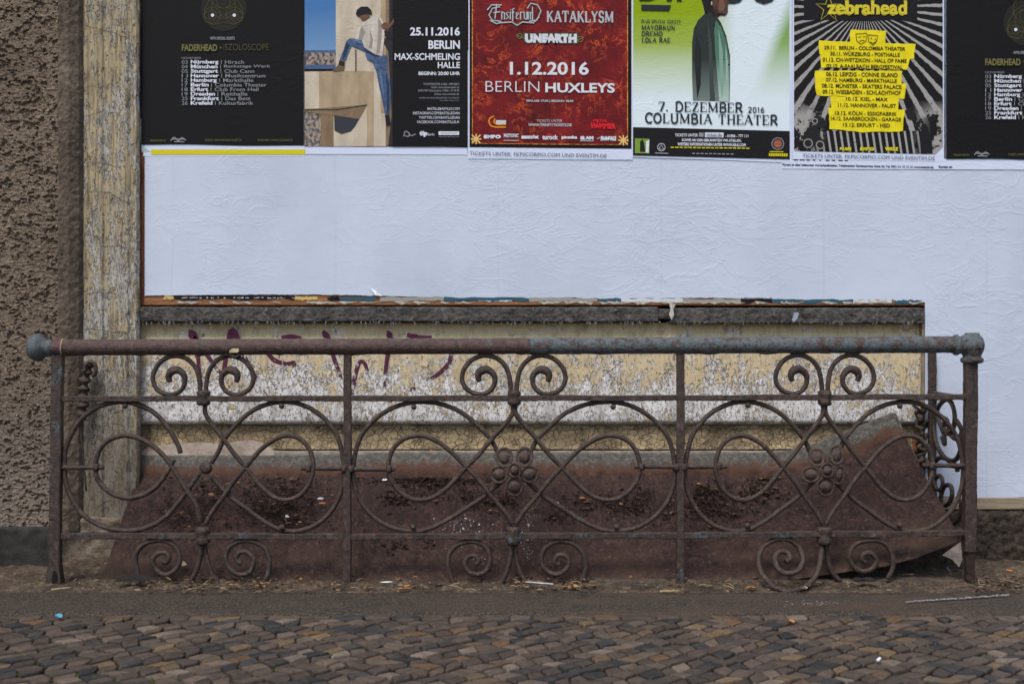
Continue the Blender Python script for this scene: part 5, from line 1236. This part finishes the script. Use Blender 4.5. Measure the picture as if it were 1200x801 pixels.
litter('leaf', 'dry_leaf', onground(672, 688), 'wide pale pinkish leaf at the foot of the middle scrolls', 'leaf', .040, .024, .2, .2, LEAFM)
litter('leaf', 'dry_leaf', onground(880, 689), 'tan leaf on the ground left of the large foot circle', 'leaf', .035, .018, .2, .1, LEAFM)
litter('leaf', 'dry_leaf', onsheet(895, 578), 'pale brown leaf among crumbs left of the right flower', 'leaf', .032, .020, .3, .6, LEAFM)
litter('leaf', 'dry_leaf', onsheet(214, 663), 'round beige leaf on the sheet between the left foot scrolls', 'leaf', .030, .026, .8, .6, simple('pale_leaf', cl(150, 136, 112), cl(186, 172, 146), 40))
litter('stick', 'cigarette_butt', onground(477, 686), 'orange cigarette butt on the leaf right of the second post', 'cigarette butt', .020, 0, .7, 0, BUTT)
litter('stick', 'cigarette_butt', onground(928, 727, .004), 'orange cigarette butt on the first cobbles below the right bay', 'cigarette butt', .024, 0, 1.9, 0, BUTT)
litter('stick', 'cigarette_butt', onsheet(378, 591), 'cigarette butt on the rusty sheet left of the second post', 'cigarette butt', .022, 0, .0, 0, BUTT)
litter('stick', 'cigarette_butt', onsheet(999, 580), 'pale cigarette butt under the curled leaf on the twisted sheet', 'cigarette butt', .020, 0, .5, .5, WHT)
litter('stick', 'cigarette_butt', onground(1183, 668), 'orange cigarette butt on the dirt right of the corner post', 'cigarette butt', .018, 0, 2.2, 0, BUTT)
litter('stick', 'cigarette_butt', onground(1030, 772, .003), 'whitish cigarette butt among the cobbles at lower right', 'cigarette butt', .024, 0, 1.0, 0, WHT, .004)
litter('stick', 'straw', onground(632, 681, .02)+Vector((0, -.02, 0)), 'thin white straw leaning at the foot of the middle scrolls', 'straw', .095, 0, -.35, .0, STRW, .0022)
litter('stick', 'twig', onground(226, 689, .006), 'pale splinter of wood lying left of the first foot scroll', 'twig', .06, 0, .5, 0, STRAW, .0022)
bpy.data.objects['twig'].location += Vector((W(76, 689, -.36).x-W(226, 689, -.36).x, 0, 0)); bpy.data.objects['twig']['label'] = 'pale splinter of wood lying at the foot of the left post'
litter('stick', 'twig', onground(785, 692, .006), 'pale flat stick on the asphalt edge beside the third post', 'twig', .065, 0, .05, 0, STRAW, .0025)
litter('leaf', 'feather', onsheet(652, 591), 'small white feather on the rusty sheet right of the middle flower', 'feather', .028, .009, -.9, .5, WHT)
litter('leaf', 'paper_scrap', onsheet(451, 564), 'bright white paper bit high on the rusty sheet right of the second post', 'scrap', .020, .012, .1, .6, WHT)
litter('leaf', 'paper_scrap', onsheet(337, 607), 'bright white paper bit in the dark crumbs of the first bay', 'scrap', .016, .016, .9, .5, WHT)
litter('leaf', 'paper_scrap', onground(453, 682, .01), 'pale paper sliver at the foot of the sheet in the second bay', 'scrap', .040, .007, .25, .3, WHT)
litter('leaf', 'paper_scrap', onground(944, 688, .01), 'white torn paper leaning on the large foot circle', 'scrap', .022, .010, 1.1, .5, WHT)
litter('leaf', 'paper_scrap', onsheet(376, 586), 'white torn tissue beside the cigarette butt in the first bay', 'scrap', .03, .012, .9, .5, WHT)
litter('leaf', 'plastic_scrap', onground(69, 722, .006), 'light blue plastic scrap on the cobbles at lower left', 'scrap', .050, .018, -.9, .15, BLUE)
litter('leaf', 'paper_scrap', onground(1187-90, 671, .02)+Vector((.06, .05, 0)), 'bluish white droppings scrap beside the foot of the right post', 'scrap', .03, .02, 1.5, .9, WHT)
# black rubber rag under the first foot scroll
mb = MB(); c = onground(158, 680, .02)
for dx, dy, L, w_ in ((-.01, .02, .11, .03), (.03, .0, .09, .022), (-.03, -.012, .07, .02)):
    leaf_into(mb, c+Vector((dx, dy, 0)), L, w_, .15, .3, .25)
o = mb.build('black_rag', BLACK, None, True); tag(o, 'black crumpled rubber rag under the leftmost foot scroll', 'rag')
mb = MB()
for dx, r0_ in ((0, .4), (.03, -.5)): leaf_into(mb, onground(641, 0+686-4, .015)+Vector((1.02+dx, 0, .004)), .05, .03, r0_, .2, .3)
o = mb.build('black_rag', BLACK, None, True); tag(o, 'black crushed scrap leaning on the rightmost foot scroll', 'rag')
# uncountable debris
rr = random.Random(77)
def clumps(name, mat, n, gen, smin, smax, label, cat):
    mb = MB()
    for k in range(n):
        p = gen(); s = rr.uniform(smin, smax); M_ = Matrix.Rotation(rr.uniform(0, 6), 3, 'Z') @ Matrix.Rotation(rr.uniform(0, 6), 3, 'X')
        v = [p+M_ @ (Vector(q)*s*rr.uniform(.6, 1.3)) for q in ((1, 0, 0), (-1, 0, 0), (0, .8, 0), (0, -.8, 0), (0, 0, .6), (0, 0, -.6))]
        mb.add(v, [(0, 2, 4), (2, 1, 4), (1, 3, 4), (3, 0, 4), (2, 0, 5), (1, 2, 5), (3, 1, 5), (0, 3, 5)])
    o = mb.build(name, mat, None); return tag(o, label, cat, kind='stuff')
CL = [(500, 570, 30, 8), (560, 585, 30, 10), (470, 585, 20, 8), (330, 580, 40, 16), (310, 598, 35, 10), (345, 608, 26, 12), (150+560, 590, 30, 9), (735, 595, 20, 8), (755, 580, 14, 5), (781, 605, 12, 9), (820, 590, 28, 14), (835, 575, 18, 8), (850, 600, 22, 10), (464, 640, 10, 6), (505, 636, 8, 6), (590, 587, 16, 8), (655, 605, 18, 6), (250, 575, 14, 10), (220, 600, 30, 20), (905, 565, 20, 10), (955, 610, 12, 16), (880, 580, 24, 8), (935, 590, 14, 8), (1017, 590, 8, 4), (985, 632, 14, 8), (505, 560, 60, 6)]
CW = [c[2]*c[3] for c in CL]
def gs():
    c = rr.choices(CL, CW)[0]
    return onsheet(c[0]+rr.gauss(0, .7)*c[2], max(562, min(680, c[1]+rr.gauss(0, .75)*c[3])))+Vector((0, rr.uniform(-.003, .003), rr.uniform(-.004, .003)))
clumps('soil_crumbs', CRUMB, 4200, gs, .0014, .0066, 'dark soil crumbs and leaf rot lying in patches on the rusty sheets', 'dirt')
def gd():
    px = rr.uniform(70, 1200); py = rr.triangular(668, 694, 686)
    return onground(px, py, .004)
clumps('gravel_crumbs', simple('mixed_grit', cl(44, 37, 31, .8), cl(118, 104, 90, .8), 60, det=3), 3400, gd, .001, .0042, 'grit and small stones along the foot of the railing', 'grit')
clumps('pale_grit', simple('pale_grit', cl(130, 122, 110, .8), cl(190, 182, 170, .8), 60), 110, gd, .001, .0035, 'pale bits scattered in the dirt along the railing', 'grit')
def leaves(name, mat, n, gen, label, a=.010, b=.026):
    mb = MB()
    for k in range(n):
        L = rr.uniform(a, b); leaf_into(mb, gen(), L, L*rr.uniform(.25, .6), rr.uniform(0, 6.3), rr.uniform(-.4, .8), rr.uniform(.1, .5))
    o = mb.build(name, mat, None, True); return tag(o, label, 'leaf litter', kind='stuff')
def gl():
    px = rr.choices([rr.uniform(170, 330), rr.uniform(330, 560), rr.uniform(600, 700), rr.uniform(780, 960), rr.uniform(1140, 1200), rr.uniform(90, 1150)], [4, 2, 3, 2, 2, 2])[0]
    return onground(px, rr.triangular(668, 694, 687), rr.uniform(.006, .020))
leaves('leaf_litter', LEAFD, 340, gl, 'brown rotting leaf litter gathered at the foot of the railing')
leaves('leaf_litter', simple('grey_brown_leaf', cl(84, 72, 60, .9), cl(142, 126, 106, .9), 60), 170, gl, 'grey-brown brittle leaf bits in the dirt under the railing', .008, .026)
leaves('leaf_litter', LEAFM, 70, gl, 'lighter orange leaf crumbs mixed into the litter under the railing', .008, .02)
leaves('leaf_litter', LEAFD, 420, gs, 'small dead leaves among the soil crumbs on the rusty sheets', .008, .028)
leaves('leaf_litter', simple('tan_leaf', cl(96, 70, 50), cl(158, 122, 88), 60), 110, gs, 'tan leaf fragments scattered over the rusty sheets', .008, .022)
mb = MB()
for k in range(40):
    p = gl(); a = rr.uniform(0, 6.3); L = rr.uniform(.015, .05); d = Vector((math.cos(a), math.sin(a), rr.uniform(-.1, .25)))
    tube_into(mb, [p-d*L/2, p+Vector((0, 0, .003)), p+d*L/2], .0008, sides=4, lump=0)
tag(mb.build('twig_litter', STRAW, None), 'thin dry stalks tangled in the dirt under the railing', 'twigs', kind='stuff')
# bird droppings / lime specks on the sheets and a chalky streak on the asphalt
mb = MB()
def speck(p, s, nrm):
    n = 7; q = Vector((0, 0, 1)).rotation_difference(nrm); a0 = rr.random()*6
    v = [p+q @ Vector((math.cos(a0+2*math.pi*k/n)*s*rr.uniform(.5, 1.3), math.sin(a0+2*math.pi*k/n)*s*rr.uniform(.5, 1.3), 0)) for k in range(n)]
    mb.add(v, [tuple(range(n))])
NS = Vector((0, -.7, .7)).normalized()
for k in range(260):
    c = rr.choice([(545, 622, 26, 14), (617, 640, 7, 26), (560, 645, 22, 18), (620, 605, 8, 18), (530, 615, 20, 8), (590, 620, 30, 16)]) if k < 270 else (600+rr.uniform(-350, 450), 625, 30, 30)
    px, py = c[0]+rr.gauss(0, .6)*c[2], min(676, max(565, c[1]+rr.gauss(0, .6)*c[3]))
    speck(onsheet(px, py)+NS*.0012, rr.uniform(.0006, .0016)*rr.choice((1, 1, 1, 2)), NS)
tag(mb.build('droppings', simple('lime_white', cl(112, 112, 120), cl(190, 194, 204), 60), None), 'small white droppings specks on the sheet around the middle scrolls', 'droppings', kind='stuff')
mb = MB()
for k in range(420):
    t = rr.random(); px = 1062+120*t; py = 704.5-8*t+rr.gauss(0, .55)
    if rr.random() < .12: px = rr.gauss(950, 30); py = 707+rr.gauss(0, 1.5)
    speck(onground(px, py, .0015+rr.random()*.001), rr.uniform(.001, .0036), Vector((0, 0, 1)))
tag(mb.build('chalky_streak', simple('chalk_white', cl(120, 120, 122, .8), cl(186, 190, 196, .8), 60), None), 'chalky white streak on the asphalt strip below the right post', 'streak', kind='stuff')
# moss tufts in the joints of the near cobbles
mb = MB()
for k in range(420):
    px = rr.choice([rr.gauss(330, 30), rr.gauss(60, 40), rr.gauss(185, 20), rr.gauss(1090, 20), rr.uniform(0, 1200)]); py = rr.uniform(755, 800)
    p = onground(px, py, -.010); s = rr.uniform(.002, .005)
    v = [p+Vector((rr.uniform(-s, s), rr.uniform(-s, s), rr.uniform(0, s*1.6))) for _ in range(4)]; mb.add(v, [(0, 1, 2), (0, 2, 3), (0, 3, 1)])
tag(mb.build('moss', simple('moss_green', cl(50, 62, 24, .8), cl(104, 124, 44, .8), 60), None), 'small green moss tufts in the joints of the nearest cobbles', 'moss', kind='stuff')
